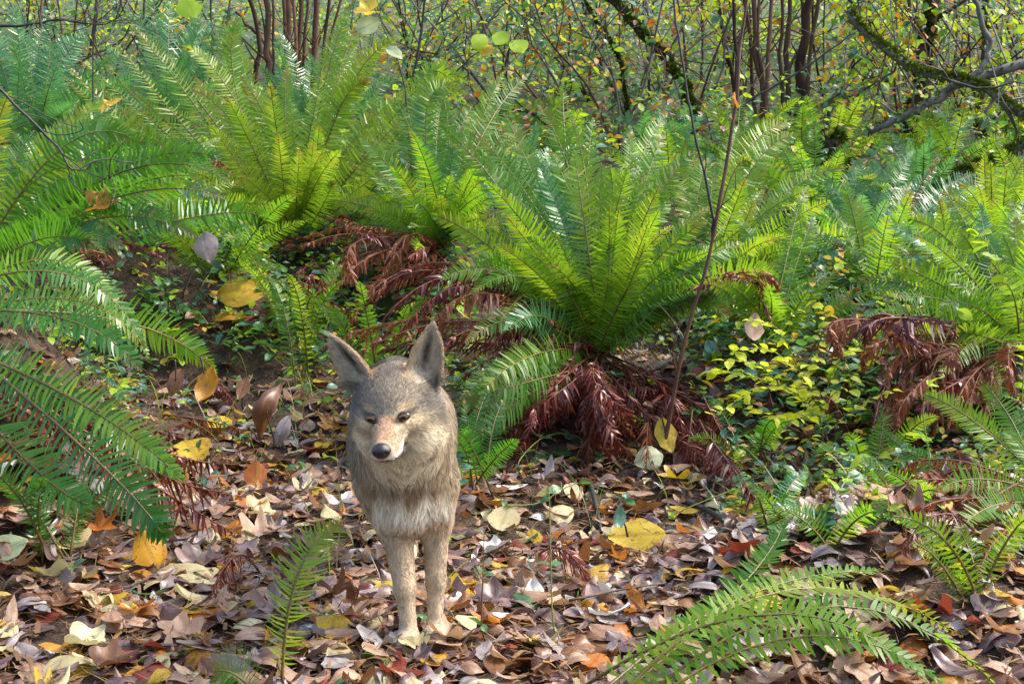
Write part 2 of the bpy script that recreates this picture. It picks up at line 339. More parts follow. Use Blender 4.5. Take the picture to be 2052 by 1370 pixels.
fern_spec('glossy dark green sword fern leaning in over the bank beside the orange leaf', -190, 640, 2.9, [
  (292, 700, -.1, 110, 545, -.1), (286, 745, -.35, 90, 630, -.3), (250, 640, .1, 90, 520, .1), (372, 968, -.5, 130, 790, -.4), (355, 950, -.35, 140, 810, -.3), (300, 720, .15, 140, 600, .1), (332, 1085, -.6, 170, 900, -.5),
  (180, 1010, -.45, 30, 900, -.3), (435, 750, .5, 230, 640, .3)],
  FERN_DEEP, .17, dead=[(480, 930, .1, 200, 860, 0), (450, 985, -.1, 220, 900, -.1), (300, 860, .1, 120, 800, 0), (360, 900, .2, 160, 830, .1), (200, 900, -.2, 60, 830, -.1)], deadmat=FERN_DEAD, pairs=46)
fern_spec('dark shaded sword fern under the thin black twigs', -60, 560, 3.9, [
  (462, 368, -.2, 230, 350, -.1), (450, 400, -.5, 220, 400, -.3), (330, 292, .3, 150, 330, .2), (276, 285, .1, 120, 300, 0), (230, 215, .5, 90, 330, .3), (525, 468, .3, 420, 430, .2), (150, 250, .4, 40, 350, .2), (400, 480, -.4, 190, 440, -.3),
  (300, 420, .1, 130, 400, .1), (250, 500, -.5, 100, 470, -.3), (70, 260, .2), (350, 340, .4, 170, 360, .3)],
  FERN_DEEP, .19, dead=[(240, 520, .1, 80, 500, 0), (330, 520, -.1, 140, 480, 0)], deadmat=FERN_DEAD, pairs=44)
fern_spec('pale blue-green fern at the far bank under the twigs', 60, 330, 7.2, [
  (-20, 40, 0), (30, 10, .3), (95, 30, .2), (170, 60, .3), (235, 110, 0), (262, 160, -.3), (120, 130, -.4), (40, 120, -.4), (190, 170, -.4), (-40, 150, -.2), (290, 220, -.4, 200, 200, -.2), (150, 210, -.6)],
  FERN_SHEEN, .24, pairs=38)
fern_spec('blue-green fern just behind the tall yellow-green fern', 330, 300, 7.6, [
  (300, -30, .2), (250, 20, .2), (340, 0, .4), (400, 40, .2), (450, 60, .0), (210, 90, 0), (380, 110, -.3), (300, 130, -.4), (240, 170, -.4), (460, 150, -.3)],
  FERN_SHEEN, .22, pairs=36)
fern_spec('blue-green fern below the reddish thicket stems', 640, 330, 8.0, [
  (560, 60, .1), (620, 110, 0), (520, 130, -.2), (580, 170, -.3), (700, 150, .1), (760, 180, 0), (660, 200, -.3), (800, 150, .2), (840, 220, -.2), (500, 200, -.3)],
  FERN_SHEEN, .22, pairs=36)
fern_spec('small sword fern with one upright frond beside the coyote front leg', 520, 1380, 2.02, [
  (690, 1052, .12, 598, 1150, .05), (430, 1345, 0, 470, 1350, 0)],
  FERN, .24, pairs=52, arch=.1, twist=(.97, 1.0), name='small_fern')
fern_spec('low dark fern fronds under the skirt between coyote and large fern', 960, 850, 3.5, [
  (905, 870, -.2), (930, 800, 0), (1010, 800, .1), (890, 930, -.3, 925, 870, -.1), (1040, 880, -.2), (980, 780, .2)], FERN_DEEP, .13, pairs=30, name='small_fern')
fern_spec('half-withered pale fern beside the yellow spotted leaf', 610, 540, 4.9, [
  (560, 640, -.3, 520, 560, -.1), (660, 650, -.4, 620, 600, -.2), (480, 520, -.2), (640, 690, -.5, 580, 600, -.2), (445, 500, -.3, 500, 510, -.1)], FERN_YEL, .12, pairs=30, name='small_fern',
  dead=[(650, 640, -.3, 640, 570, -.2), (640, 620, -.25, 620, 560, -.1)], deadmat=FERN_DEAD)
for (fx, fy, fY, flab) in [(1560, 1040, 2.75, 'low green fern sprawling in debris below the thin green vine'), (1700, 1090, 2.6, 'low green fern between the low arching fern and the vine tangle'), (1850, 1010, 2.8, 'low fern under the long frond over rusty debris'), (1960, 1150, 2.4, 'low fern beside the purple-red fallen frond'),
   (110, 1010, 2.6, 'low dark fern in the shaded corner of the litter'), (1500, 880, 3.6, 'low dark fern under the huckleberry sprays'), (1760, 900, 3.3, 'low fern behind the lobed-leaf vine'), (600, 560, 4.6, 'low fern on the bank beside the crimson hooked frond'), (760, 620, 4.3, 'low fern on the bank behind the coyote ears')]:
    rs = np.random.default_rng(int(fx)); u_ = 95 * 2.6 / fY
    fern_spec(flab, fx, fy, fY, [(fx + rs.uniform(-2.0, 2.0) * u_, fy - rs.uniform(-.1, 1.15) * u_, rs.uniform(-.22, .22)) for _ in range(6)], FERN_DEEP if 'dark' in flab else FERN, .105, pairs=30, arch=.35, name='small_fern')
# far ferns on the slope that nothing but their place tells apart
r9 = np.random.default_rng(21)
FAR = [(1120, 330, 7.6, 'fern behind the tallest fronds of the skirted fern'), (1010, 300, 8.4, 'fern just below the lime-leaved twig'), (1280, 330, 7.4, 'fern below the arching mossy branch'), (1660, 330, 7.6, 'fern growing beside the mossy stump'),
 (1900, 330, 7.2, 'fern under the bare grey fallen branch'), (2030, 280, 8.0, 'fern below the green-stemmed thin tree'), (760, 330, 7.4, 'fern right behind the tall yellow-green fern, on its sapling side'), (1480, 330, 7.0, 'fern at the foot of the dark stem clump'),
 (180, 380, 5.9, 'fern above the golden lobed leaf on the left bank'), (2080, 600, 5.0, 'fern behind the yellow-leaved vine'), (430, 560, 5.0, 'small low fern behind the grey-brown perched leaf'), (1580, 610, 4.9, 'fern just behind the huckleberry shrub'), (1890, 620, 4.9, 'fern between huckleberry and blue-sheen fern'),
 (1500, 450, 6.2, 'fern crowding behind the yellow-tipped fern'), (1640, 450, 6.0, 'fern between the yellow-tipped and blue-sheen ferns'), (1850, 450, 6.3, 'fern behind the blue-sheen fern, below the low mossy branch'), (1990, 520, 5.6, 'fern behind the bright spilling fern'), (2060, 450, 6.3, 'fern at the foot of the low mossy branch'),
 (1330, 430, 6.2, 'fern behind the slender dark sapling stem'), (1050, 430, 6.2, 'fern between the middle and skirted ferns'), (720, 440, 6.0, 'fern between the tall and middle ferns'), (300, 440, 5.4, 'fern in front of the blue-green bank ferns'), (430, 420, 6.8, 'fern tucked behind the tall fern on the bank side'),
 (100, 440, 5.0, 'fern behind the dark shaded fern'), (960, 390, 6.8, 'fern behind the middle fern'), (1600, 350, 7.2, 'fern between stem clump and mossy stump'), (1740, 640, 4.5, 'fern rising behind the red arching dead frond'), (1560, 700, 4.1, 'shaded fern in the dark hollow behind the huckleberry')]
for (fx, fy, fY, flab) in FAR:
    tips = []
    s = 4300 / fY / 4.3
    for k in range(11):
        a = r9.uniform(-1.25, 1.25); ln = r9.uniform(.55, 1.0) * 230 * 4.3 / fY * 1.25
        tips.append((fx + math.sin(a) * ln, fy - math.cos(a) * ln, r9.uniform(-.5, .5)))
    fm = FERN if r9.random() < .55 else (FERN_SHEEN if r9.random() < .5 else FERN_YEL)
    fern_spec(('blue-green ' if fm is FERN_SHEEN else 'yellow-green ' if fm is FERN_YEL else 'leafy green ') + flab, fx, fy, fY, tips, fm, .17, pairs=34, group='ferns scattered over the slope', name='sword_fern')

# ------------------------------------------------------------------ ground
xs = np.concatenate([np.arange(-14, -2.5, .35), np.arange(-2.5, 2.8, .04), np.arange(2.8, 14, .35)])
ys = np.concatenate([np.arange(-3, 1.2, .3), np.arange(1.2, 6.5, .04), np.arange(6.5, 12, .12), np.arange(12, 45, .8)])
XX, YY = np.meshgrid(xs, ys); ZZ = gz(XX, YY)
ZZ = ZZ + rng.normal(0, .006, ZZ.shape) * (np.abs(XX) < 2.8)
nx, ny = len(xs), len(ys)
ii = (np.arange(ny - 1)[:, None] * nx + np.arange(nx - 1)[None]).ravel()
q = np.stack([ii, ii + 1, ii + nx + 1, ii + nx], -1)
gm, nt, nn, ll = newmat('forest_soil')
geo = N_(nt, 'ShaderNodeNewGeometry'); pos = geo.outputs['Position']
c = ramp(nt, math_(nt, 'MULTIPLY_ADD', noise(nt, 26, 6, pos, .7), 1.6, -.3), [(0, (.012, .007, .005)), (.45, (.04, .023, .014)), (.75, (.09, .055, .032)), (1, (.20, .13, .075))])
spy = N_(nt, 'ShaderNodeSeparateXYZ'); ll.new(pos, spy.inputs[0])
mossy = math_(nt, 'GREATER_THAN', math_(nt, 'ADD', noise(nt, 3.0, 5, pos), math_(nt, 'MULTIPLY_ADD', spy.outputs[1], .045, -.28, clamp=False)), .60)
c = mixc(nt, mossy, c, mixc(nt, noise(nt, 40, 3, pos), (.015, .03, .006), (.07, .10, .02)))
p = N_(nt, 'ShaderNodeBsdfPrincipled'); out = N_(nt, 'ShaderNodeOutputMaterial'); ll.new(c, p.inputs['Base Color']); p.inputs['Roughness'].default_value = .9
b = N_(nt, 'ShaderNodeBump'); b.inputs['Strength'].default_value = .9; b.inputs['Distance'].default_value = .02
ll.new(noise(nt, 60, 5, pos), b.inputs['Height']); ll.new(b.outputs[0], p.inputs['Normal']); ll.new(p.outputs[0], out.inputs[0])
obj('ground', mesh_np('ground', np.stack([XX, YY, ZZ], -1).reshape(-1, 3), q, [gm]), label='leaf strewn forest floor rising into a bank', kind='structure')

# ------------------------------------------------------------------ fronds
def bez(B, C, T, t): t = np.asarray(t)[:, None]; return (1 - t) ** 2 * B + 2 * (1 - t) * t * C + t * t * T
def frond(B, C, T, width, pairs, tw, r, dead=False, face=None):
    """returns leaflet (V,F,uv,rnd) and stalk (V,F); positions relative to B"""
    n = pairs
    n = pairs
    ts = np.linspace(.10 if not dead else .14, .985, n) ** (.93)
    P = bez(B, C, T, ts); dP = unit(2 * (1 - ts)[:, None] * (C - B) + 2 * ts[:, None] * (T - C))
    o = T - B; o = np.array([o[0], o[1], 0]); o = unit(o) if np.linalg.norm(o) > .05 else np.array([1., 0, 0])
    s_nat = np.cross(o, [0, 0, 1])
    view = unit(P - np.array([0, 0, CAMZ]))
    s_img = unit(np.cross(dP, view))
    sgn = np.sign((s_img * s_nat).sum(1, keepdims=True)); sgn[sgn == 0] = 1
    wob = (r.normal(0, .18) + .25 * np.sin(np.linspace(0, r.uniform(1, 4), n) + r.uniform(0, 6)))
    S = s_nat * (1 - tw) + s_img * sgn * tw
    S = unit(S - (S * dP).sum(1, keepdims=True) * dP)
    Nn = unit(np.cross(S, dP)); Nn *= np.where(Nn[:, 2:3] + .2 * -Nn[:, 1:2] < 0, -1, 1)
    S2 = unit(S * np.cos(wob)[:, None] + Nn * np.sin(wob)[:, None]); Nn = unit(np.cross(S2, dP)); 
    S = S2
    s = np.linspace(0, 1, n)
    L = width * .5 * np.interp(s, [0, .06, .25, .5, .78, .93, 1], [.55, .75, .98, .95, .62, .3, .08])
    length = np.linalg.norm(np.diff(bez(B, C, T, np.linspace(0, 1, 12)), axis=0), axis=1).sum()
    sp = length * .9 / n
    out = []
    us = np.array([0., .10, .45, .78, 1.0]); ws = np.array([.42, .60, .50, .30, .0])
    for sd in (-1, 1):
        al = np.interp(s, [0, .5, 1], [.05, .28, .75]) + r.normal(0, .07 if not dead else .3, n)
        fold = r.normal(.14, .12) + r.normal(0, .10, n)
        if dead: fold = r.normal(-.5, .5, n); al = al * .4 + r.normal(.75, .28, n)
        D = unit(S * sd * np.cos(al)[:, None] + dP * np.sin(al)[:, None] + Nn * fold[:, None])
        Ls = L * r.uniform(.88, 1.08, n)
        if dead: Ls *= r.uniform(.65, 1.05, n)
        drop = r.uniform(-.02, .22) if not dead else r.uniform(.2, .7)
        Wd = unit(np.cross(Nn, D)); 
        roll = r.normal(r.normal(0, .15), .26 if not dead else .9, n)[:, None]
        Wd = unit(Wd * np.cos(roll) + np.cross(D, Wd) * np.sin(roll))
        Pm = P + dP * (r.normal(0, .08, n) * sp)[:, None]
        sick = .12 if not dead else .25 * r.normal()
        pts = Pm[:, None] + D[:, None] * (Ls[:, None] * us)[..., None] - Nn[:, None] * (drop * Ls[:, None] * us ** 2)[..., None] \
            + dP[:, None] * (sick * Ls[:, None] * us ** 2)[..., None]
        if dead:
            pts = pts + np.array([0, 0, -1.])[None, None] * (r.uniform(.1, .6, n)[:, None] * Ls[:, None] * us ** 2)[..., None]
        hw = np.minimum(sp * .52, .0080)
        wv = Wd[:, None] * (ws * hw * (1.0 if not dead else .95))[None, :, None]
        A = pts + wv; Bv = pts - wv
        V = np.stack([A[:, :4], Bv[:, :4]], 2).reshape(n, 8, 3)
        V = np.concatenate([V, pts[:, 4:5]], 1)
        keep = r.random(n) > (.015 if not dead else .06)
        V = V[keep]; m = len(V)
        base = (np.arange(m) * 9)[:, None, None]
        f = np.array([[0, 1, 3], [0, 3, 2], [2, 3, 5], [2, 5, 4], [4, 5, 7], [4, 7, 6], [6, 7, 8]])[None] + base
        uv = np.stack([np.repeat(s[keep], 9), np.tile([0, 0, .1, .1, .45, .45, .78, .78, 1.], m)], -1)
        out.append((V.reshape(-1, 3), f.reshape(-1, 3), uv, np.repeat(r.random() * .12 + r.random(m) * .1, 9)))
    leaf = join(out)
    Pr = bez(B, C, T, np.linspace(0, .99, 12))
    st = tube(Pr, np.linspace(.0042, .0012, 12) * min(1.4, max(.8, length)), 5)
    return leaf, st
NFROND = 0
for fi, fs in enumerate(FERNS):
    r = np.random.default_rng(100 + fi)
    Bp = fs['base']; root = bpy.data.objects.new(fs['name'], None); col.objects.link(root); root.empty_display_size = .05
    root.location = [float(v) for v in Bp]
    tag(root, fs['label'], fs['cat'], fs['group'])
    extra = []
    if len(fs['tips']) > 6 and fs['Y'] > 3.3:                         # the fronds in between
        for t in fs['tips']:
            for _e in range((int(r.choice([1, 2, 3], p=[.42, .40, .18])) if not fs['group'] else int(r.random() < .45))):
                k = r.uniform(.68, 1.02); j = r.normal(0, 42, 2) * 4.3 / fs['Y']
                cx_, cy_ = proj(Bp)
                if len(t) > 3: extra.append((cx_ + (t[0] - cx_) * k + j[0], cy_ + (t[1] - cy_) * k + j[1], t[2] + r.normal(0, .15), cx_ + (t[3] - cx_) * k + j[0] * .4, cy_ + (t[4] - cy_) * k - 8, t[5] + r.normal(0, .08)))
                else: extra.append((cx_ + (t[0] - cx_) * k + j[0], cy_ + (t[1] - cy_) * k + j[1], t[2] + r.normal(0, .2)))
    dex = []
    if len(fs['dead']) > 4:                         # fuller skirts of dead fronds
        for t in list(fs['dead']) * (3 if len(fs['dead']) > 20 else 2 if fs['Y'] > 3.5 else 1):
            k = r.uniform(.6, 1.05); j = r.normal(0, 34, 4); cx_, cy_ = proj(Bp)
            dex.append((cx_ + (t[0] - cx_) * k + j[0], cy_ + (t[1] - cy_) * k + j[1], t[2] + r.normal(0, .12), cx_ + (t[3] - cx_) * k + j[2] * .5, cy_ + (t[4] - cy_) * k + j[3] * .4, t[5] + r.normal(0, .08)))
    todo = [(t, False) for t in list(fs['tips']) + extra] + [(t, True) for t in list(fs['dead']) + dex]
    for t, dead in todo:
        T = at(t[0], t[1], fs['Y'] + t[2])
        T[2] = max(T[2], float(gz(T[0], T[1])) + .02)
        B = Bp + np.array([r.normal(0, .022), r.normal(0, .022), r.uniform(-.03, .02)])
        ch = np.linalg.norm(T - B)
        if len(t) > 3:
            M = at(t[3], t[4], fs['Y'] + t[5]); C = 2 * M - .5 * (B + T)
        else:
            C = B + (T - B) * .5 + np.array([0, 0, fs['arch'] * ch]) + np.append(r.normal(0, .05, 2) * ch, 0) - np.append(unit(T - B)[:2], 0) * .10 * ch
        tw = r.uniform(*fs['twist']) if not dead else r.uniform(.3, .9)
        w = fs['width'] * r.uniform(.74, 1.02) * (min(1, .55 + .45 * ch)) * (1 if not dead else .78)
        leaf, st = frond(B, C, T, w, int(fs['pairs'] * 1.12 * (.75 + .25 * min(1.2, ch))), tw, r, dead)
        mat = fs['deadmat'] if dead else fs['mat']
        if not dead and fs['mat'] in (FERN, FERN_DEEP) and r.random() < .16: mat = FERN_YEL
        if not dead and fs['mat'] is FERN and r.random() < .08: mat = FERN_SHEEN
        if dead and r.random() < .3: mat = FERN_RUST if mat is FERN_DEAD else FERN_DEAD
        me = mesh_np('frond', leaf[0] - Bp, leaf[1], [mat], uv=leaf[2], rnd=leaf[3])
        fo = obj('dead_frond' if dead else 'frond', me, root)
        if dead: fo['label'] = 'withered red-brown frond with curled leaflets'
        obj('stalk', mesh_np('stalk', st[0] - Bp, st[1], [STALK_RED if dead else STALK]), fo)
        NFROND += 1
print('fronds', NFROND)

# ------------------------------------------------------------------ coyote (local frame: x right in view, y away from the camera, z up; y = 0 at the front paws)
CO = np.array([-.196, 2.30, 0.0]); CO[2] = float(gz(CO[0], CO[1])) + .004
yaw, pit, rol = rad(5), rad(10), rad(4.6)
hf = np.array([-math.sin(yaw) * math.cos(pit), -math.cos(yaw) * math.cos(pit), -math.sin(pit)])
hr0 = unit(np.cross([0, 0, 1.], hf)); hu0 = np.cross(hf, hr0)
hr = hr0 * math.cos(rol) + hu0 * math.sin(rol); hu = np.cross(hf, hr)
HE = np.array([-.009, -.235, .510 - CO[2]])                       # midpoint between the eyes
HM = np.stack([hf, hu, hr])                                       # head axes as rows (forward, up, right)
def H(f, u, r): return HE + (f * hf + u * hu + r * hr) * .01      # centimetres in the head frame

def smin(a, b, k):
    h = np.clip(.5 + .5 * (b - a) / k, 0, 1); return b + (a - b) * h - k * h * (1 - h)
def smax(a, b, k): return -smin(-a, -b, k)
def ell(P, c, R, M=None):
    q = P - c
    if M is not None: q = q @ M.T
    q0 = np.linalg.norm(q / R, axis=-1); q1 = np.linalg.norm(q / (np.asarray(R) ** 2), axis=-1)
    return q0 * (q0 - 1) / np.maximum(q1, 1e-6)
def cone(P, a, b, ra, rb):
    a = np.asarray(a, float); b = np.asarray(b, float); ba = b - a
    t = np.clip(((P - a) @ ba) / (ba @ ba), 0, 1)
    return np.linalg.norm(P - a - t[..., None] * ba, axis=-1) - (ra + (rb - ra) * t)
EARS = []
for sd, base, tip in ((1, (-6.3, 3.6, 4.9), (-7.2, 13.6, 7.9)), (-1, (-6.3, 3.7, -5.3), (-7.4, 12.8, -10.8))):
    b0, t0 = H(*base), H(*tip); ax = unit(t0 - b0); L = np.linalg.norm(t0 - b0)
    face = unit(hf + hr * sd * (.25 if sd > 0 else .42)); face = unit(face - (face @ ax) * ax); lat = np.cross(ax, face)
    EARS.append((b0, ax, lat, face, L, sd))
def ear_coords(P, e):
    q = P - e[0]; return (q @ e[1]) / e[4], q @ e[2], q @ e[3]
def ear(P, e):
    a, s, t = ear_coords(P, e); ac = np.clip(a, -.15, 1)
    w = np.interp(ac, [-.15, 0, .2, .45, .7, .88, .97, 1], [.026, .030, .0325, .030, .021, .011, .004, .001])
    dep = np.interp(ac, [-.15, 0, .5, 1], [.030, .028, .018, .006])
    mid = dep * (np.clip(np.abs(s) / np.maximum(w, .004), 0, 1.3) ** 2 - .62)
    th = np.interp(ac, [0, .5, 1], [.0042, .0034, .0024])
    d1 = (np.abs(t - mid) - th) * .75
    d2 = (np.abs(s) - w) * .9
    d3 = np.maximum((a - 1) * e[4], (-.15 - a) * e[4])
    return np.maximum(smax(d1, d2, .003), d3)

B_ = lambda *a: np.array(a)
body = [   # smooth union in this order: (kind, args..., blend)
 ('e', B_(-.006, .045, .338), (.076, .11, .136), None, .03), ('e', B_(-.036, .22, .385), (.090, .24, .120), None, .05),
 ('e', B_(-.055, .06, .37), (.05, .085, .10), None, .04), ('e', B_(.030, .05, .37), (.043, .085, .10), None, .04),
 ('e', B_(-.065, .46, .385), (.078, .22, .100), None, .05), ('e', B_(-.085, .66, .385), (.080, .14, .105), None, .05),
 ('c', B_(-.010, .03, .43), H(-8, -1.5, 0), .084, .068, .05),
 ('c', B_(0, -.02, .385), H(-5, -5.5, 0), .070, .055, .04),
 # fore legs: shoulder, elbow, wrist, pastern, paw
 ('c', B_(-.045, .03, .31), B_(-.030, .045, .225), .048, .034, .03), ('c', B_(-.030, .045, .25), B_(-.008, .005, .115), .033, .0195, .015), ('e', B_(-.008, .004, .112), (.0195, .021, .024), None, .01),
 ('c', B_(-.008, .005, .11), B_(-.001, .0, .035), .0175, .0165, .01),
 ('c', B_(.045, .04, .31), B_(.047, .06, .225), .046, .030, .03), ('c', B_(.047, .06, .25), B_(.049, .045, .12), .029, .018, .015), ('e', B_(.049, .044, .115), (.0185, .020, .023), None, .01),
 ('c', B_(.049, .045, .115), B_(.047, .035, .035), .0165, .0155, .01),
 # hind legs, narrow stance behind the fore legs
 ('c', B_(-.105, .64, .35), B_(-.085, .56, .25), .066, .045, .04), ('c', B_(-.085, .56, .25), B_(-.062, .70, .145), .040, .022, .02), ('c', B_(-.062, .70, .145), B_(-.058, .665, .03), .019, .017, .01),
 ('c', B_(-.055, .66, .35), B_(-.025, .60, .25), .066, .045, .04), ('c', B_(-.025, .60, .25), B_(-.008, .75, .145), .040, .022, .02), ('c', B_(-.008, .75, .145), B_(-.002, .72, .03), .019, .017, .01),
 ('c', B_(-.09, .77, .43), B_(-.10, .88, .28), .034, .042, .03), ('c', B_(-.10, .88, .28), B_(-.10, .90, .15), .042, .014, .02),
]
for (px_, py_) in ((-.001, -.012), (.047, .022), (-.058, .65), (-.002, .705)):      # paws with four toes each
    body.append(('e', B_(px_, py_, .018), (.024, .031, .018), None, .012))
    for k in (-1.5, -.5, .5, 1.5):
        body.append(('e', B_(px_ + k * .0115, py_ - .026 + abs(k) * .007, .013), (.0072, .015, .012), None, .004))
head = [
 ('e', H(-5.6, 1.0, 0), (.066, .050, .054), HM, .03), ('e', H(-1.6, .8, 0), (.042, .034, .040), HM, .03),
 ('e', H(-5.0, -2.6, 4.0), (.042, .043, .030), HM, .03), ('e', H(-5.0, -2.6, -4.0), (.042, .043, .030), HM, .03),
 ('e', H(-5, -4.0, 0), (.05, .04, .055), HM, .03),
 ('c', H(.0, -1.5, 0), H(8.8, -3.45, 0), .0335, .0190, .018),
 ('e', H(6.4, -4.15, 1.35), (.031, .0150, .0125), HM, .01), ('e', H(6.4, -4.15, -1.35), (.029, .0145, .0118), HM, .01),
 ('c', H(-3, -4.6, 0), H(7.0, -5.25, 0), .026, .0095, .012),
 ('e', H(-.5, 1.7, 2.3), (.014, .0085, .016), HM, .012), ('e', H(-.5, 1.7, -2.3), (.014, .0085, .016), HM, .012),
 ('e', H(-1.3, -1.6, 3.6), (.022, .018, .017), HM, .015), ('e', H(-1.3, -1.6, -3.6), (.022, .018, .017), HM, .015),
]
ax_x = np.concatenate([np.arange(-.36, -.135, .007), np.arange(-.135, .115, .0028), np.arange(.115, .17, .007)])
ax_y = np.concatenate([np.arange(-.375, -.13, .0030), np.arange(-.13, .12, .006), np.arange(.12, .96, .010)])
ax_z = np.concatenate([np.arange(-.012, .40, .006), np.arange(.40, .672, .0028)])
G = [len(ax_x), len(ax_y), len(ax_z)]
Dg = np.full(G, .2, np.float32)
def add(prims):
    for pr in prims:
        if pr[0] == 'e':
            c, R, M, k = pr[1:]; m = max(R) + .06; lo, hi = c - m, c + m
            fn = lambda P: ell(P, c, R, M)
        elif pr[0] == 'c':
            a, b, ra, rb, k = pr[1:]; m = max(ra, rb) + .06; lo, hi = np.minimum(a, b) - m, np.maximum(a, b) + m
            fn = lambda P: cone(P, a, b, ra, rb)
        else:
            e = pr[1]; k = .008; tp = e[0] + e[1] * e[4]; lo, hi = np.minimum(e[0], tp) - .07, np.maximum(e[0], tp) + .07
            fn = lambda P: ear(P, e)
        sl = tuple(slice(max(0, np.searchsorted(ax, l) - 1), np.searchsorted(ax, h) + 1) for ax, l, h in zip((ax_x, ax_y, ax_z), lo, hi))
        P = np.stack(np.meshgrid(ax_x[sl[0]], ax_y[sl[1]], ax_z[sl[2]], indexing='ij'), -1)
        if P.size: Dg[sl] = smin(Dg[sl], fn(P), k)
add(body); add(head); add([('ear', e) for e in EARS])
def surface_nets(D, ax):
    ins = D < 0; sh = np.array(D.shape) - 1
    corners = [(i, j, k) for i in (0, 1) for j in (0, 1) for k in (0, 1)]
    cnt = sum(ins[i:sh[0] + i, j:sh[1] + j, k:sh[2] + k].astype(np.int8) for i, j, k in corners)
    act = np.argwhere((cnt > 0) & (cnt < 8)); idx = -np.ones(sh, np.int64); idx[tuple(act.T)] = np.arange(len(act))
    S = np.zeros((len(act), 3)); n = np.zeros(len(act))
    for a in corners:
        for d in range(3):
            if a[d]: continue
            b = list(a); b[d] = 1
            va = D[tuple((act + a).T)]; vb = D[tuple((act + b).T)]; m = (va < 0) != (vb < 0)
            t = np.where(m, va / np.where(m, va - vb, 1), 0); p = np.tile(np.array(a, float), (len(act), 1)); p[:, d] = t
            S[m] += p[m]; n[m] += 1
    S /= n[:, None]
    V = np.stack([ax[d][act[:, d]] * (1 - S[:, d]) + ax[d][act[:, d] + 1] * S[:, d] for d in range(3)], -1)
    Q = []
    for d in range(3):
        e = [0, 0, 0]; e[d] = 1; u, v = [(1, 2), (2, 0), (0, 1)][d]
        A = ins[:D.shape[0] - e[0], :D.shape[1] - e[1], :D.shape[2] - e[2]]; Bb = ins[e[0]:, e[1]:, e[2]:]
        for (flip, sel) in ((False, A & ~Bb), (True, ~A & Bb)):
            c = np.argwhere(sel); c = c[(c[:, u] > 0) & (c[:, v] > 0)]
            def g(du, dv):
                k = c.copy(); k[:, u] -= du; k[:, v] -= dv; k = np.minimum(k, sh - 1); return idx[tuple(k.T)]
            qd = np.stack([g(1, 1), g(0, 1), g(0, 0), g(1, 0)], -1)
            Q.append(qd[:, ::-1] if flip else qd)
    return V, np.concatenate(Q)
CV, CQ = surface_nets(Dg, (ax_x, ax_y, ax_z))
CV += rng.normal(0, .00015, CV.shape)
# light smoothing
for _ in range(3):
    acc = np.zeros_like(CV); cn = np.zeros(len(CV))
    for a, b in ((0, 1), (1, 2), (2, 3), (3, 0)):
        np.add.at(acc, CQ[:, a], CV[CQ[:, b]]); np.add.at(acc, CQ[:, b], CV[CQ[:, a]]); np.add.at(cn, CQ[:, a], 1); np.add.at(cn, CQ[:, b], 1)
    CV = CV * .5 + .5 * acc / np.maximum(cn, 1)[:, None]

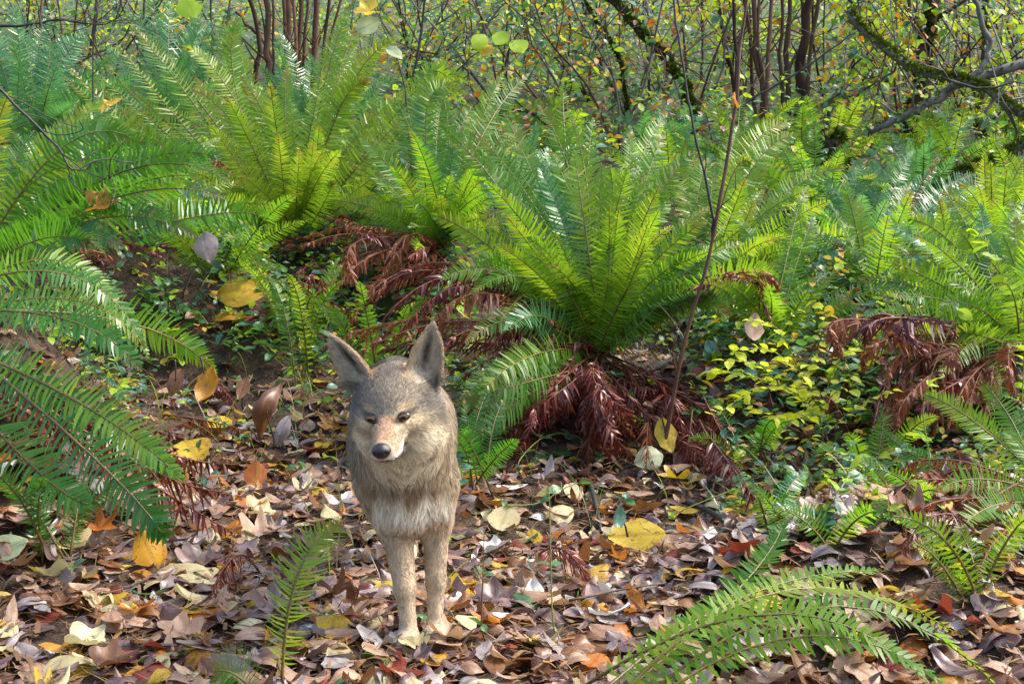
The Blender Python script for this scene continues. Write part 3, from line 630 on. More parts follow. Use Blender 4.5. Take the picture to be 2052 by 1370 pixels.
_q = (CV - HE) @ HM.T * 100
EYE_C = {}
for s in (-1, 1):
    m = (np.abs(_q[:, 2] - s * 2.55) < .35) & (np.abs(_q[:, 1]) < .35) & (_q[:, 0] > -4); EYE_C[s] = (float(_q[m, 0].mean()), .05, s * 2.62)
def hcoord(P): q = (P - HE) @ HM.T * 100; return q[..., 0], q[..., 1], q[..., 2]
def blob(P, c, R, M=None, soft=.35):
    q = P - c
    if M is not None: q = q @ M.T
    d = np.linalg.norm(q / np.asarray(R), axis=-1); return np.clip((1 + soft - d) / (2 * soft), 0, 1)
def pelt(P, r=None):
    """pigment of the coat: grizzled grey-brown, buff, cream and black as on the animal, plus painted ear shade"""
    n = len(P); f, u, rr = hcoord(P); ar = np.abs(rr)
    L = lambda *c: np.array(lin(*c))
    C = np.tile(L(186, 168, 140), (n, 1))
    def put(m, c): 
        nonlocal C
        C = C * (1 - m[:, None]) + np.asarray(c) * m[:, None]
    x, y, z = P.T
    up = np.clip((z - .37) / .10, 0, 1) * np.clip((y - .03) / .1, 0, 1)
    put(up * .9, L(128, 120, 108)); put(np.clip((z - .46) / .05, 0, 1) * np.clip((y - .1) / .1, 0, 1) * .7, L(60, 56, 52))
    put(np.clip((np.abs(x + .14 * np.maximum(y, 0)) - .065) / .03, 0, 1) * np.clip((z - .3) / .06, 0, 1) * np.clip(1 - (y + .02) / -.1, 0, 1) * .5, L(132, 124, 114))
    # throat, breast and belly
    put(blob(P, B_(-.002, -.14, .370), (.060, .12, .056)) * .97, L(244, 234, 210))
    put(blob(P, B_(-.005, -.055, .310), (.085, .08, .018)) * .7, L(158, 130, 100))
    jz = .012 * np.sin(70 * x + 1) + .010 * np.sin(150 * x) + .006 * np.sin(240 * x + 90 * y)
    put(blob(P + np.stack([x * 0, x * 0, jz], -1), B_(.005, -.02, .245), (.088, .10, .050), None, .40), L(246, 240, 226)); put(np.clip((.30 - z) / .05, 0, 1) * np.clip(y / .1, 0, 1) * (z > .24), L(205, 195, 172))
    # legs
    leg = np.clip((.255 - z) / .04, 0, 1); put(leg, L(196, 176, 148)); put(leg * np.clip((.12 - z) / .12, 0, 1) * .5, L(212, 198, 172)); put(leg * np.clip((np.sin(z * 90 + x * 200) + .2), 0, 1) * (x > .045) * .25, L(120, 112, 104))
    put(leg * blob(P, B_(.047, .04, .25), (.035, .06, .03)) * .7, L(176, 118, 66))
    # head
    hd = ((f > -10.5) & (z > .40) & (y < .02)).astype(float) * np.clip((f + 10.5) / 3, 0, 1)
    put(hd * np.clip((u + 4) / 2, 0, 1), L(150, 141, 126))
    put(hd * np.clip((u - 1.0) / 2.0, 0, 1) * (ar < 6) * .85, L(152, 139, 122))
    put(hd * blob(P, H(-1, -2.0, 4.2), (.04, .022, .028), HM) * .8, L(200, 184, 156)); put(hd * blob(P, H(-1, -2.0, -4.2), (.04, .022, .028), HM) * .8, L(200, 184, 156))
    for s in (-1, 1):
        put(blob(P, H(-3.8, .5, s * 5.6), (.03, .022, .02), HM) * .7, L(96, 92, 88))
        put(blob(P, H(.0, -1.25, s * 3.0), (.024, .011, .019), HM) * .97, L(240, 218, 178))
        put(blob(P, H(.2, 1.4, s * 2.4), (.022, .008, .016), HM) * .9, L(228, 200, 158))
        put(blob(P, H(-4.0, -5.0, s * 4.5), (.045, .024, .038), HM) * .97, L(246, 236, 210))
    put(blob(P, H(-2.5, -6.2, 0), (.06, .026, .05), HM) * .95, L(236, 224, 196))
    muz = (f > .3) & (ar < 3.6) & (u < .6)
    put(muz * np.clip((f + .2) / 3, 0, 1) * np.clip(1.7 - ar * .5, 0, 1), L(172, 142, 112)); put(muz * np.clip((f - 1.5) / 2, 0, 1) * np.clip((ar - 1.0 - .02 * f) / .8, 0, 1) * .8, L(186, 170, 146)); put(muz * np.clip((f - 2) / 2, 0, 1) * np.clip((-u - 1.3 - .26 * f) / .5, 0, 1), L(226, 220, 208))
    put(muz * (f > 1) * np.clip(1.2 - ar, 0, 1) * .5, L(184, 152, 130))
    put(muz * np.clip((-u - 5.0) / .25, 0, 1), L(206, 196, 180))
    lip = np.abs(u + 5.12 - .03 * np.maximum(8 - f, 0) ) < .30; put((lip & (f > 1) & (ar < 3.4)) * .75, L(26, 20, 18))
    for s in (-1, 1):                                        # dark eyelid rims drawn out to the inner corner
        q = (P - H(*EYE_C[s])) @ HM.T * 100
        qr, qu = q[:, 2] * s, q[:, 1] - .10 * q[:, 2] * s
        m = np.clip(2.1 - 1.6 * np.sqrt((qr / 1.42) ** 2 + (qu / .84) ** 2), 0, 1) * (np.abs(q[:, 0]) < 2); put(m * .93, L(34, 27, 22))
        m2 = np.clip(1.3 - np.sqrt(((qr + 1.35) / .75) ** 2 + ((qu + .28) / .28) ** 2), 0, 1) * (np.abs(q[:, 0]) < 2); put(m2 * .35, L(84, 64, 50))
    for e in EARS:
        a, s_, t = ear_coords(P, e); on = (a > -.02) & (a < 1.05) & (np.abs(s_) < .04) & (np.abs(t) < .035) & (u > 3.5)
        w = np.interp(np.clip(a, 0, 1), [0, .2, .45, .7, .88, 1], [.030, .0325, .030, .021, .011, .001])
        dep = np.interp(np.clip(a, 0, 1), [0, .5, 1], [.028, .018, .006]); mid = dep * (np.clip(np.abs(s_) / np.maximum(w, .004), 0, 1.3) ** 2 - .62)
        inner = on & (t > mid)
        put(on * .9, L(168, 138, 104)); put(inner * .95, L(206, 196, 174))
        e_in = np.clip((np.abs(s_) / np.maximum(w, .004) - .62) / .25, 0, 1); put(inner * e_in * .6, L(180, 150, 114))
        ear_shade = np.clip(1.25 - np.sqrt(((a - .45) / .33) ** 2 + ((s_ * e[5] + .002) / .0085) ** 2), 0, 1); put(inner * ear_shade * .9, L(52, 44, 42))  # shade in the ear hollow, painted into the coat colour
        put(on * np.clip((a - .9) / .08, 0, 1) * .6, L(96, 88, 80))
    return C
CM, nt, nn, ll = newmat('coyote_skin')
a_ = N_(nt, 'ShaderNodeAttribute', attribute_name='pelt'); p = N_(nt, 'ShaderNodeBsdfPrincipled'); out = N_(nt, 'ShaderNodeOutputMaterial')
hs = N_(nt, 'ShaderNodeHueSaturation'); hs.inputs['Value'].default_value = .8; ll.new(a_.outputs['Color'], hs.inputs['Color'])
ll.new(hs.outputs[0], p.inputs['Base Color']); p.inputs['Roughness'].default_value = .85; p.inputs['Specular IOR Level'].default_value = .15; ll.new(p.outputs[0], out.inputs[0])
coyote = bpy.data.objects.new('coyote', None); col.objects.link(coyote); coyote.location = CO; coyote.empty_display_size = .1
tag(coyote, 'grey and buff coyote facing forward on the leaf litter with ears up', 'coyote')
obj('body', mesh_np('coyote_body', CV, CQ, [CM], vcol=pelt(CV)), coyote)

# fur: real strands combed over the body
tri = np.concatenate([CQ[:, [0, 1, 2]], CQ[:, [0, 2, 3]]])
e1 = CV[tri[:, 1]] - CV[tri[:, 0]]; e2 = CV[tri[:, 2]] - CV[tri[:, 0]]; cr = np.cross(e1, e2); area = .5 * np.linalg.norm(cr, axis=1)
cen = CV[tri].mean(1); f_, u_, r_ = hcoord(cen)
isHead = (f_ > -9.5) & (cen[:, 2] > .40) & (cen[:, 1] < -.10)
wgt = area * np.where(isHead, 5.0, np.where(cen[:, 1] < .25, 2.2, 1.0))
# no hair on eye openings and nose tip
for s in (-1, 1): wgt[np.linalg.norm((cen - H(*EYE_C[s])) @ HM.T / np.array([.03, .0104, .0152]), axis=1) < 1] = 0
wgt[(f_ > 9.2) & (np.abs(r_) < 1.9) & (u_ > -4.7)] = 0
NH = 150000
rf = np.random.default_rng(5)
ti = rf.choice(len(tri), NH, p=wgt / wgt.sum()); b1, b2 = rf.random((2, NH)); fl = b1 + b2 > 1; b1[fl], b2[fl] = 1 - b1[fl], 1 - b2[fl]
R0 = CV[tri[ti, 0]] + e1[ti] * b1[:, None] + e2[ti] * b2[:, None]; NN = unit(cr[ti])
f_, u_, r_ = hcoord(R0); x, y, z = R0.T
hm = np.clip((f_ + 9.5) / 2.5, 0, 1) * (z > .40) * (y < -.08)
earm = np.zeros(NH, bool); earin = np.zeros(NH, bool)
for e in EARS:
    a, s_, t = ear_coords(R0, e); on = (a > .05) & (a < 1.1) & (np.abs(s_) < .045) & (np.abs(t) < .04) & (u_ > 4.2)
    earm |= on; earin |= on & ((NN @ e[3]) > .2)
legm = np.clip((.25 - z) / .04, 0, 1)
# length
Ln = np.where(z > .30, .021, .018) * np.ones(NH)
Ln = np.where((y < .10) & (z > .20), .019, Ln)
Ln = Ln * (1 - legm) + legm * np.interp(z, [0, .12, .25], [.004, .007, .013])
face = np.interp(f_, [-9, -5.5, -3, -1, 1, 4, 9], [.024, .017, .013, .010, .0075, .0058, .0036])
ruff = np.clip((np.abs(r_) - 4) / 2, 0, 1) * np.clip((-f_ - 2.2) / 2, 0, 1) * np.clip((1 - u_) / 3, 0, 1)
chin = np.clip((-u_ - 5.2) / 1.0, 0, 1) * np.clip((3 - f_) / 3, 0, 1)
face = face + ruff * .016 + chin * .012
Ln = Ln * (1 - hm) + face * hm
Ln = np.where(earm, .0055, Ln); Ln = np.where(earin, .009, Ln)
Ln *= rf.uniform(.65, 1.2, NH)
# combing
flow = np.stack([-.15 * np.ones(NH), .75 * np.ones(NH), -.65 * np.ones(NH)], -1)
front = np.clip((.06 - y) / .1, 0, 1)[:, None]; flow = flow * (1 - front) + np.stack([x * 1.2, -.05 * np.ones(NH), -np.ones(NH)], -1) * front
flow = flow * (1 - legm[:, None]) + np.array([0, .1, -1.]) * legm[:, None]
hflow = -hf[None] + hr[None] * (r_ / 6)[:, None] + hu[None] * (np.where(u_ < -1, -.8, .35))[:, None] * 1.0
hflow = hflow + ruff[:, None] * (-hu[None] * .9 + hr[None] * np.sign(r_)[:, None] * .5)
flow = flow * (1 - hm[:, None]) + hflow * hm[:, None]
for e in EARS:
    a, s_, t = ear_coords(R0, e); on = earm & (np.sign(r_) == e[5]); flow[on] = e[1]
flow = unit(flow); cl = unit(np.stack([np.sin(37 * x + 21 * z), np.sin(29 * y + 31 * x + 1), np.sin(33 * z + 17 * y + 2)], -1)); cl2 = np.stack([np.sin(95 * x + 60 * z + 40 * y), np.sin(88 * y + 70 * x + 1), np.sin(90 * z + 65 * x + 2)], -1); flow = unit(flow + (.30 * cl + .30 * cl2) * (1 - .6 * hm)[:, None] + rf.normal(0, .16, (NH, 3)))
tan = flow - (flow * NN).sum(1, keepdims=True) * NN
lift = np.where(hm > .5, .30, .34); lift = np.where(legm > .5, .22, lift); lift = np.where(earm, .35, lift) + rf.normal(0, .08, NH)
d0 = unit(unit(tan) + NN * lift[:, None] * 1.3); d1 = unit(unit(tan) + NN * (lift * .35)[:, None] + np.array([0, 0, -.25]) * (1 - hm)[:, None])
tt = np.array([0, .33, .67, 1.]); 
PTS = R0[:, None] + Ln[:, None, None] * (d0[:, None] * tt[None, :, None] * (1 - .5 * tt)[None, :, None] + d1[:, None] * (.5 * tt ** 2)[None, :, None])
from mathutils.kdtree import KDTree
NC = 5200; ci = rf.choice(NH, NC, replace=False); kd = KDTree(NC)
for k_, c_ in enumerate(ci): kd.insert(R0[c_], k_)
kd.balance(); near = np.array([kd.find(p_)[1] for p_ in R0]); cs = ci[near]
same = (np.linalg.norm(R0 - R0[cs], axis=1) < .02) & ((NN * NN[cs]).sum(1) > .5) & (earm == earm[cs])
cw = (np.where(hm > .5, .30, .52) * np.where(legm > .5, .5, 1) * same * rf.uniform(.5, 1.2, NH))[:, None, None] * (tt ** 1.3)[None, :, None]
cp = PTS[cs]; ls = (Ln / Ln[cs])[:, None, None]; tgt = R0[cs][:, None] + (cp - R0[cs][:, None]) * np.clip(ls, .6, 1.4)
PTS = PTS * (1 - cw) + tgt * cw
clum = (.80 + .4 * rf.random(NC))[near][:, None]
BC = pelt(R0) * clum * rf.uniform(.62, 1.38, (NH, 1))
griz = np.clip((z - .30) / .1, 0, 1) * np.clip((y + .03) / .1, 0, 1) * .55 + hm * np.clip((u_ - .5) / 2, 0, 1) * (f_ < .5) * .30 * (~earm) + (1 - hm) * (z > .33) * .10
dark = rf.random(NH) < griz
white = (rf.random(NH) < .16) & ~dark & (z > .3) & (f_ < .5)
TC = BC.copy(); TC[dark] *= .18; BC[dark] *= .8; TC[white] = TC[white] * .5 + np.array([.36, .34, .30])
CC = BC[:, None] * (1 - tt ** 1.2)[None, :, None] + TC[:, None] * (tt ** 1.2)[None, :, None]
CC = np.clip(CC * (.85 + .2 * tt)[None, :, None], 0, 1)
hc = bpy.data.hair_curves.new('coyote_fur'); hc.add_curves([4] * NH)
hc.attributes['position'].data.foreach_set('vector', PTS.astype(np.float32).ravel()) if 'position' in hc.attributes else hc.position_data.foreach_set('vector', PTS.astype(np.float32).ravel())
ra = hc.attributes.get('radius') or hc.attributes.new('radius', 'FLOAT', 'POINT')
rw = (np.where(hm > .5, .00022, .00034)[:, None] * np.array([1, .9, .6, .12])[None]).astype(np.float32); ra.data.foreach_set('value', rw.ravel())
ca = hc.attributes.new('pelt', 'FLOAT_COLOR', 'POINT'); ca.data.foreach_set('color', np.concatenate([CC, np.ones((NH, 4, 1))], -1).astype(np.float32).ravel())
FM, nt, nn, ll = newmat('coyote_fur')
a_ = N_(nt, 'ShaderNodeAttribute', attribute_name='pelt'); p = N_(nt, 'ShaderNodeBsdfPrincipled'); out = N_(nt, 'ShaderNodeOutputMaterial')
tr = N_(nt, 'ShaderNodeBsdfTranslucent'); mx = N_(nt, 'ShaderNodeMixShader'); mx.inputs[0].default_value = .25
ll.new(a_.outputs['Color'], p.inputs['Base Color']); ll.new(a_.outputs['Color'], tr.inputs['Color']); p.inputs['Roughness'].default_value = .55; p.inputs['Specular IOR Level'].default_value = .3
ll.new(p.outputs[0], mx.inputs[1]); ll.new(tr.outputs[0], mx.inputs[2]); ll.new(mx.outputs[0], out.inputs[0])
hc.materials.append(FM)
fur = bpy.data.objects.new('fur', hc); col.objects.link(fur); fur.parent = coyote

# nose, eyes
def simple(name, stops, rough, spec, scale=300):
    return plain_mat(name, stops, rough, scale, spec, None, .25, 900)
NOSE = simple('nose_leather', [(0, (.006, .006, .008)), (1, (.016, .016, .02))], .32, .7)
def sphere(nu=20, nv=14):
    th = np.linspace(0, np.pi, nv); ph = np.arange(nu) * 2 * np.pi / nu
    V = np.stack([np.sin(th)[:, None] * np.cos(ph)[None], np.sin(th)[:, None] * np.sin(ph)[None], np.cos(th)[:, None] * np.ones(nu)[None]], -1).reshape(-1, 3)
    i = np.arange(nv - 1)[:, None] * nu; j = np.arange(nu)[None]; j2 = (j + 1) % nu
    return V, np.stack([i + j, i + nu + j, i + nu + j2, i + j2], -1).reshape(-1, 4)
sv, sq = sphere(28, 22)
nv = sv.copy()                                            # axes: f, u, r
nv[:, 2] *= 1 - .18 * np.clip(-nv[:, 1], 0, 1)            # narrower below
nv = nv * np.array([.0138, .0136, .0160])
for s in (-1, 1):                                         # nostrils pressed in
    d = np.linalg.norm((nv - np.array([.0105, -.002, s * .0085])) / np.array([.006, .0042, .0042]), axis=1); nv[:, 0] -= .005 * np.clip(1 - d, 0, 1)
nv[:, 0] -= .002 * np.exp(-(nv[:, 2] / .0012) ** 2) * (nv[:, 1] < .002)
obj('nose', mesh_np('nose', H(9.9, -3.2, 0) + nv @ HM, sq, [NOSE]), coyote)
EYE, nt, nn, ll = newmat('eye')
tc = N_(nt, 'ShaderNodeUVMap'); sp = N_(nt, 'ShaderNodeSeparateXYZ'); ll.new(tc.outputs[0], sp.inputs[0])
c = ramp(nt, sp.outputs[0], [(0, (.004, .004, .004)), (.26, (.004, .004, .004)), (.38, (.16, .085, .025)), (.60, (.09, .045, .015)), (.72, (.012, .008, .006)), (1, (.02, .015, .012))])
p = N_(nt, 'ShaderNodeBsdfPrincipled'); out = N_(nt, 'ShaderNodeOutputMaterial'); ll.new(c, p.inputs['Base Color']); p.inputs['Roughness'].default_value = .08; ll.new(p.outputs[0], out.inputs[0])
for s in (-1, 1):
    fwd = unit(np.array([1, -.05, s * .12])); dist = np.degrees(np.arccos(np.clip(sv @ fwd, -1, 1))) / 75
    ev = sv * np.array([.0094, .0086, .0130]); ev[:, 1] += .11 * ev[:, 2] * s          # slanted almond
    obj('eye', mesh_np('eye', H(EYE_C[s][0] - .20, EYE_C[s][1], EYE_C[s][2]) + ev @ HM, sq, [EYE], uv=np.stack([np.clip(dist, 0, 1), dist * 0], -1)), coyote)

# ------------------------------------------------------------------ leaf blades
def leaf_oval(r, L, W, curl=.25, fold=.2, serr=.06, ragged=.0, nu=9, tipw=.9):
    u = np.linspace(0, 1, nu); vv = np.array([-1, -.5, 0, .5, 1.])
    w = W * .5 * np.sin(np.pi * np.clip(u, .015, .985) ** tipw) ** .72
    a1, a2, ph = r.normal(0, 1, 3)
    V = []; UV = []
    for i in range(nu):
        for v in vv:
            e = 1 + (serr * r.normal() if abs(v) == 1 else 0) - (ragged * r.random() if abs(v) == 1 else 0)
            x = (u[i] - .5) * L; y = w[i] * v * e
            z = fold * abs(v) * w[i] + curl * L * ((u[i] - .5) ** 2) * 1.2 * np.sign(a1) + .05 * L * math.sin(3 * u[i] + 2.4 * v + ph) * curl * 2 + r.normal(0, .006) * L
            V.append((x, y, z)); UV.append((u[i], v * .5 * w[i] / (W * .5)))
    Fq = [[i * 5 + k, (i + 1) * 5 + k, (i + 1) * 5 + k + 1, i * 5 + k + 1] for i in range(nu - 1) for k in range(4)]
    Fq = np.array(Fq); return np.array(V), np.concatenate([Fq[:, [0, 1, 2]], Fq[:, [0, 2, 3]]]), np.array(UV)
def leaf_maple(r, L, curl=.3, na=40, lobes=5, deep=.42):
    th = np.linspace(-np.pi, np.pi, na, endpoint=False)
    R = np.zeros(na)
    for k in range(lobes):
        c = (k - (lobes - 1) / 2) * (2.2 / (lobes - 1) * 2) * .95; amp = 1 - .16 * abs(k - (lobes - 1) / 2)
        R = np.maximum(R, amp * np.exp(-(np.abs(th - c) / .34) ** 1.5))
    R = (1 - deep) * .62 + R * (deep + .16) + r.normal(0, .03, na); R[np.abs(th) > 2.75] *= .35
    R *= L * .62
    rings = [0, .35, .7, 1.]; V = [(0, 0, 0)]; UV = [(.2, 0)]
    p1, p2 = r.uniform(0, 6, 2); cs = np.sign(r.normal())
    for q_ in rings[1:]:
        for t_, rr_ in zip(th, R):
            rr2 = rr_ * q_; x = rr2 * math.cos(t_); y = rr2 * math.sin(t_)
            z = cs * curl * (rr2 ** 2) / L * 1.6 * (1 + .5 * math.sin(2 * t_ + p1)) + .05 * L * q_ ** 2 * math.sin(5 * t_ + p2) + r.normal(0, .008) * L * q_
            V.append((x, y, z)); UV.append((.2 + x / L, y / L))
    Ft = []
    for a in range(na): Ft.append((0, 1 + a, 1 + (a + 1) % na))
    for k in range(2):
        o0, o1 = 1 + k * na, 1 + (k + 1) * na
        for a in range(na):
            b_ = (a + 1) % na; Ft += [(o0 + a, o1 + a, o1 + b_), (o0 + a, o1 + b_, o0 + b_)]
    return np.array(V), np.array(Ft), np.array(UV)
rl = np.random.default_rng(11)
SH = []          # unit-length shapes
for k in range(14): SH.append(leaf_oval(rl, 1, rl.uniform(.55, .78), rl.uniform(.1, .9), rl.uniform(-.1, .45), .05, .1))
for k in range(6): SH.append(leaf_oval(rl, 1, rl.uniform(.35, .5), rl.uniform(.5, 1.5), rl.uniform(.2, .9), .05, .2))
for k in range(8): SH.append(leaf_maple(rl, 1, rl.uniform(.2, .8), deep=rl.uniform(.25, .5), lobes=5 if k % 2 else 3))
ROUND = [leaf_oval(rl, 1, rl.uniform(.82, .95), rl.uniform(.1, .4), rl.uniform(0, .2), .03, .03) for k in range(4)]
NOV = 20
SMALL = [leaf_oval(rl, 1, rl.uniform(.5, .72), .25, .25, 0, 0, 5) for k in range(5)]
def rotm(yaw_, tx, ty):
    cz, sz, cx, sx, cy, sy = math.cos(yaw_), math.sin(yaw_), math.cos(tx), math.sin(tx), math.cos(ty), math.sin(ty)
    return np.array([[cz, -sz, 0], [sz, cz, 0], [0, 0, 1]]) @ np.array([[cy, 0, sy], [0, 1, 0], [-sy, 0, cy]]) @ np.array([[1, 0, 0], [0, cx, -sx], [0, sx, cx]])
MESHES = {}
def leaf_mesh(si, key):
    if (si, key) not in MESHES:
        V, Ft, UV = SH[si] if isinstance(si, int) else ROUND[int(si[1:])]
        MESHES[(si, key)] = mesh_np('leaf_blade', V, Ft, [LM[key]], uv=UV)
    return MESHES[(si, key)]
PET = None
def put_leaf(p, size, key, si, yaw_, tx, ty, label, group=None, name='fallen_leaf', cat='leaf', stalk=True):
    global PET
    o = obj(name, leaf_mesh(si, key), None, p, label, cat, group)
    o.rotation_euler = (tx, ty, yaw_); o.scale = (size,) * 3
    if stalk:
        if PET is None:
            V, Ft = tube([(-.48, 0, .01), (-.62, .02, .03), (-.78, .05, .02), (-.9, .1, -.02)], [.010, .009, .009, .012], 4); PET = mesh_np('leaf_stalk', V, Ft, [TWIG_RED])
        obj('leaf_stalk', PET, o)
    return o
# leaves that the photograph shows singly: pixel, width in pixels, colour, shape, tilt towards camera, label
def gp(px, py, lift=.015):
    p = ground_at(px, py); p[2] += lift; return p
HERO = [
 (485, 602, 92, 'yellow', 'r0', .75, None, 'large yellow leaf with brown spots propped up behind a fern tip'),
 (462, 648, 62, 'gold', 3, .6, None, 'orange-gold leaf leaning against the large spotted yellow leaf'),
 (197, 412, 75, 'gold', 21, .7, 3.55, 'golden lobed leaf caught on the dark shaded fern'),
 (208, 208, 55, 'yellow', 22, .8, 5.2, 'yellow lobed leaf with brown edge caught on the tall fern fronds'),
 (440, 862, 58, 'yellow', 'r1', .3, None, 'small yellow spotted leaf lying past the dead fern frond'),
 (385, 915, 85, 'yellow', 'r2', .45, None, 'pale yellow leaf at the tip of the long glossy frond'),
 (235, 935, 78, 'gold', 5, .6, None, 'brown and gold leaf standing behind an edge-on frond'),
 (512, 970, 58, 'orange', 6, .9, None, 'upright orange leaf in open litter beside the coyote'),
 (345, 985, 90, 'orange', 7, .15, None, 'orange-tan curled leaf below the pale yellow leaf'),
 (302, 1132, 95, 'gold', 8, .7, None, 'mottled brown-gold leaf leaning over a pale leaf'),
 (372, 1165, 130, 'pale', 9, .15, None, 'big pale cream leaf lying flat beside the mottled leaf'),
 (12, 1120, 80, 'palegreen', 'r3', .6, None, 'grey-green round leaf in the shaded corner of the litter'),
 (200, 1075, 75, 'orange', 23, .3, None, 'rusty lobed leaf in the shaded litter'),
 (1275, 1098, 105, 'yellow', 10, .95, None, 'crumpled bright yellow leaf standing upright in the litter'),
 (1300, 935, 55, 'palegreen', 'r0', 1.0, None, 'pale green round leaf hanging beside the dark sapling foot'),
 (1010, 1058, 70, 'pale', 'r1', .5, None, 'pale yellow leaf lying beside the red seedling'),
 (1120, 1038, 75, 'pale', 2, .3, None, 'cream leaf lying under the thin green stem'),
 (1035, 1110, 92, 'red', 14, .1, None, 'rolled red-brown leaf lying crosswise in the litter'),
 (922, 1215, 80, 'white', 24, .2, None, 'whitish sunlit leaf lying beside the coyote paws'),  # sun glare on this leaf is put into its white colour
 (1070, 1212, 68, 'white', 4, .35, None, 'silvery ribbed leaf near the thin green stem foot'),
 (1345, 1086, 40, 'tan', 'r2', .9, 3.0, 'small pinkish-tan leaf held on a thin stem'),
 (1392, 1068, 48, 'purple', 26, .6, None, 'small purple-grey cupped leaf beside the dark twig'),
 (1202, 1166, 70, 'yellow', 16, .5, None, 'yellow leaf torn into strips behind red lobed leaves'),
 (1580, 1072, 75, 'white', 5, .2, None, 'white folded leaf lying above the low fern'),
 (1565, 860, 46, 'pale', 'r3', .8, None, 'pale round leaf lying under the huckleberry'),
 (1640, 838, 42, 'palegreen', 'r1', .8, None, 'grey-green leaf half hidden under the huckleberry sprays'),
 (540, 1010, 70, 'purple', 20, .1, None, 'flat purple-brown leaf below the upright orange leaf'),
 (1030, 1165, 95, 'tan', 1, .2, None, 'tan freckled leaf lying beside the red lobed leaves'),
 (1085, 1150, 90, 'red', 25, .35, None, 'dark red lobed leaf curling up in the litter'),
 (1170, 1195, 100, 'brown', 27, .3, None, 'red-brown lobed leaf under the torn yellow leaf'),
 (1440, 1095, 85, 'brown', 15, .1, None, 'long brown curled leaf below the drooping dead frond'),
 (1290, 1165, 90, 'purple', 22, .2, None, 'purple-brown lobed leaf below the crumpled yellow leaf'),
 (650, 900, 60, 'yellow', 3, .2, None, 'yellow-brown leaf lying at the coyote shoulder'),
 (700, 850, 62, 'tan', 6, .2, None, 'grey-tan leaf half hidden behind the coyote'),
]
for (px_, py_, wpx, key, si, tilt, Y, lab) in HERO:
    if Y is None:
        p = gp(px_, py_ + wpx * .25 * tilt); 
    else: p = at(px_, py_, Y)
    size = wpx / F * p[1] * 1.12
    if Y is None: p[2] += size * .42 * math.sin(tilt)
    o = put_leaf(p, size, key, si, rl.uniform(-.6, .6) + (math.pi if rl.random() < .5 else 0), 0, 0, lab)
    M = rotm(0, tilt, 0) @ rotm(rl.uniform(0, 6.28), 0, 0)
    from mathutils import Matrix
    o.rotation_euler = Matrix(M.tolist()).to_euler()
# leaves held up on stems
def stem_obj(name, pts, r0, r1, mat, parent=None, n=14, sides=5, **kw):
    P = curve_pts(pts, n); V, Ft = tube(P, np.linspace(r0, r1, n), sides); return obj(name, mesh_np(name, V, Ft, [mat]), parent, **kw)
HANG = [  # leaf pixel, depth, width px, colour, shape, stem pixels, label
 (412, 492, 4.1, 62, 'grey', 2, [(365, 600), (378, 555), (400, 525), (410, 500)], 'grey-brown dead leaf perched on a dark thin stem'),
 (415, 772, 3.0, 68, 'gold', 4, [(402, 715), (406, 735)], 'golden oval leaf hanging from a dark stalk'),
 (487, 778, 3.1, 44, 'brown', 7, [(487, 820), (486, 800)], 'small brown leaf beside the long pink-brown curled leaf'),
 (533, 815, 3.0, 105, 'brown', 15, [(548, 900), (550, 880), (540, 850)], 'long pink-brown curled leaf standing in the litter'),
 (566, 862, 2.95, 62, 'grey', 16, [(570, 900), (566, 880)], 'grey curled leaf below the pink-brown curled leaf'),
 (1335, 872, 3.75, 68, 'yellow', 11, [(1325, 830), (1330, 850)], 'yellow leaf hanging on the dark sapling foot'),
 (1512, 655, 3.4, 52, 'tan', 13, [(1500, 690), (1508, 670)], 'tan withered leaf hanging among huckleberry sprays'),
 (352, 765, 3.1, 55, 'brown', 9, [(350, 720), (352, 740)], 'dark brown leaf beside the golden hanging leaf'),
 (1242, 1035, 2.9, 42, 'teal', 1, [(1258, 1075), (1252, 1050)], 'fresh blue-green leaf sprouting above the yellow crumpled leaf'),
]
for (px_, py_, Y, wpx, key, si, st, lab) in HANG:
    p = at(px_, py_, Y); size = wpx / F * Y * 1.1
    o = put_leaf(p, size, key, si, 0, 0, 0, lab, name='hanging_leaf', stalk=False)
    o.rotation_euler = Matrix((rotm(0, 1.25, 0) @ rotm(rl.choice([-1.9, -1.3, 1.5]), 0, 0)).tolist()).to_euler()
    pts = np.array([at(a, b_, Y) for a, b_ in st] + [p])
    P = curve_pts(pts, 8); V, Ft = tube(P, np.linspace(.003, .0014, 8), 5)
    so = obj('stalk', mesh_np('stalk', V, Ft, [TWIG_DARK]), o); so.matrix_parent_inverse = o.matrix_basis.inverted()

# ------------------------------------------------------------------ scattered litter: the nearest as single leaves, the rest as one mass
def litter_key(r, shade=0):
    return r.choice(['purple', 'brown', 'tan', 'grey', 'yellow', 'gold', 'orange', 'pale', 'white', 'green', 'red'], p=[.24, .14, .25, .12, .05, .02, .04, .085, .02, .01, .025])
LITLAB = {'purple': 'purple-brown fallen leaf in the open litter', 'brown': 'plain brown fallen leaf in the open litter', 'tan': 'tan fallen leaf in the open litter', 'grey': 'grey weathered fallen leaf in the open litter',
 'yellow': 'small yellow fallen leaf scattered in the litter', 'gold': 'golden brown fallen leaf scattered in the litter', 'orange': 'orange fallen leaf scattered in the litter', 'pale': 'cream fallen leaf scattered in the litter',
 'white': 'bleached fallen leaf scattered in the litter', 'green': 'green fallen leaf scattered in the litter', 'red': 'dark red fallen leaf scattered in the litter'}
cand = []
while len(cand) < 6200:
    Y = rl.uniform(1.45, 4.6) if rl.random() < .85 else rl.uniform(4.6, 7); X = rl.uniform(-.70, .70) * Y
    px_, py_ = proj((X, Y, float(gz0(X, Y))))
    if py_ > 1440: continue
    dens = 1.0 if py_ > 900 else (.75 if px_ < 950 and py_ > 640 else .40)
    if px_ > 1250 and 760 < py_ < 1010: dens = .35
    if rl.random() > dens: continue
    cand.append((X, Y))
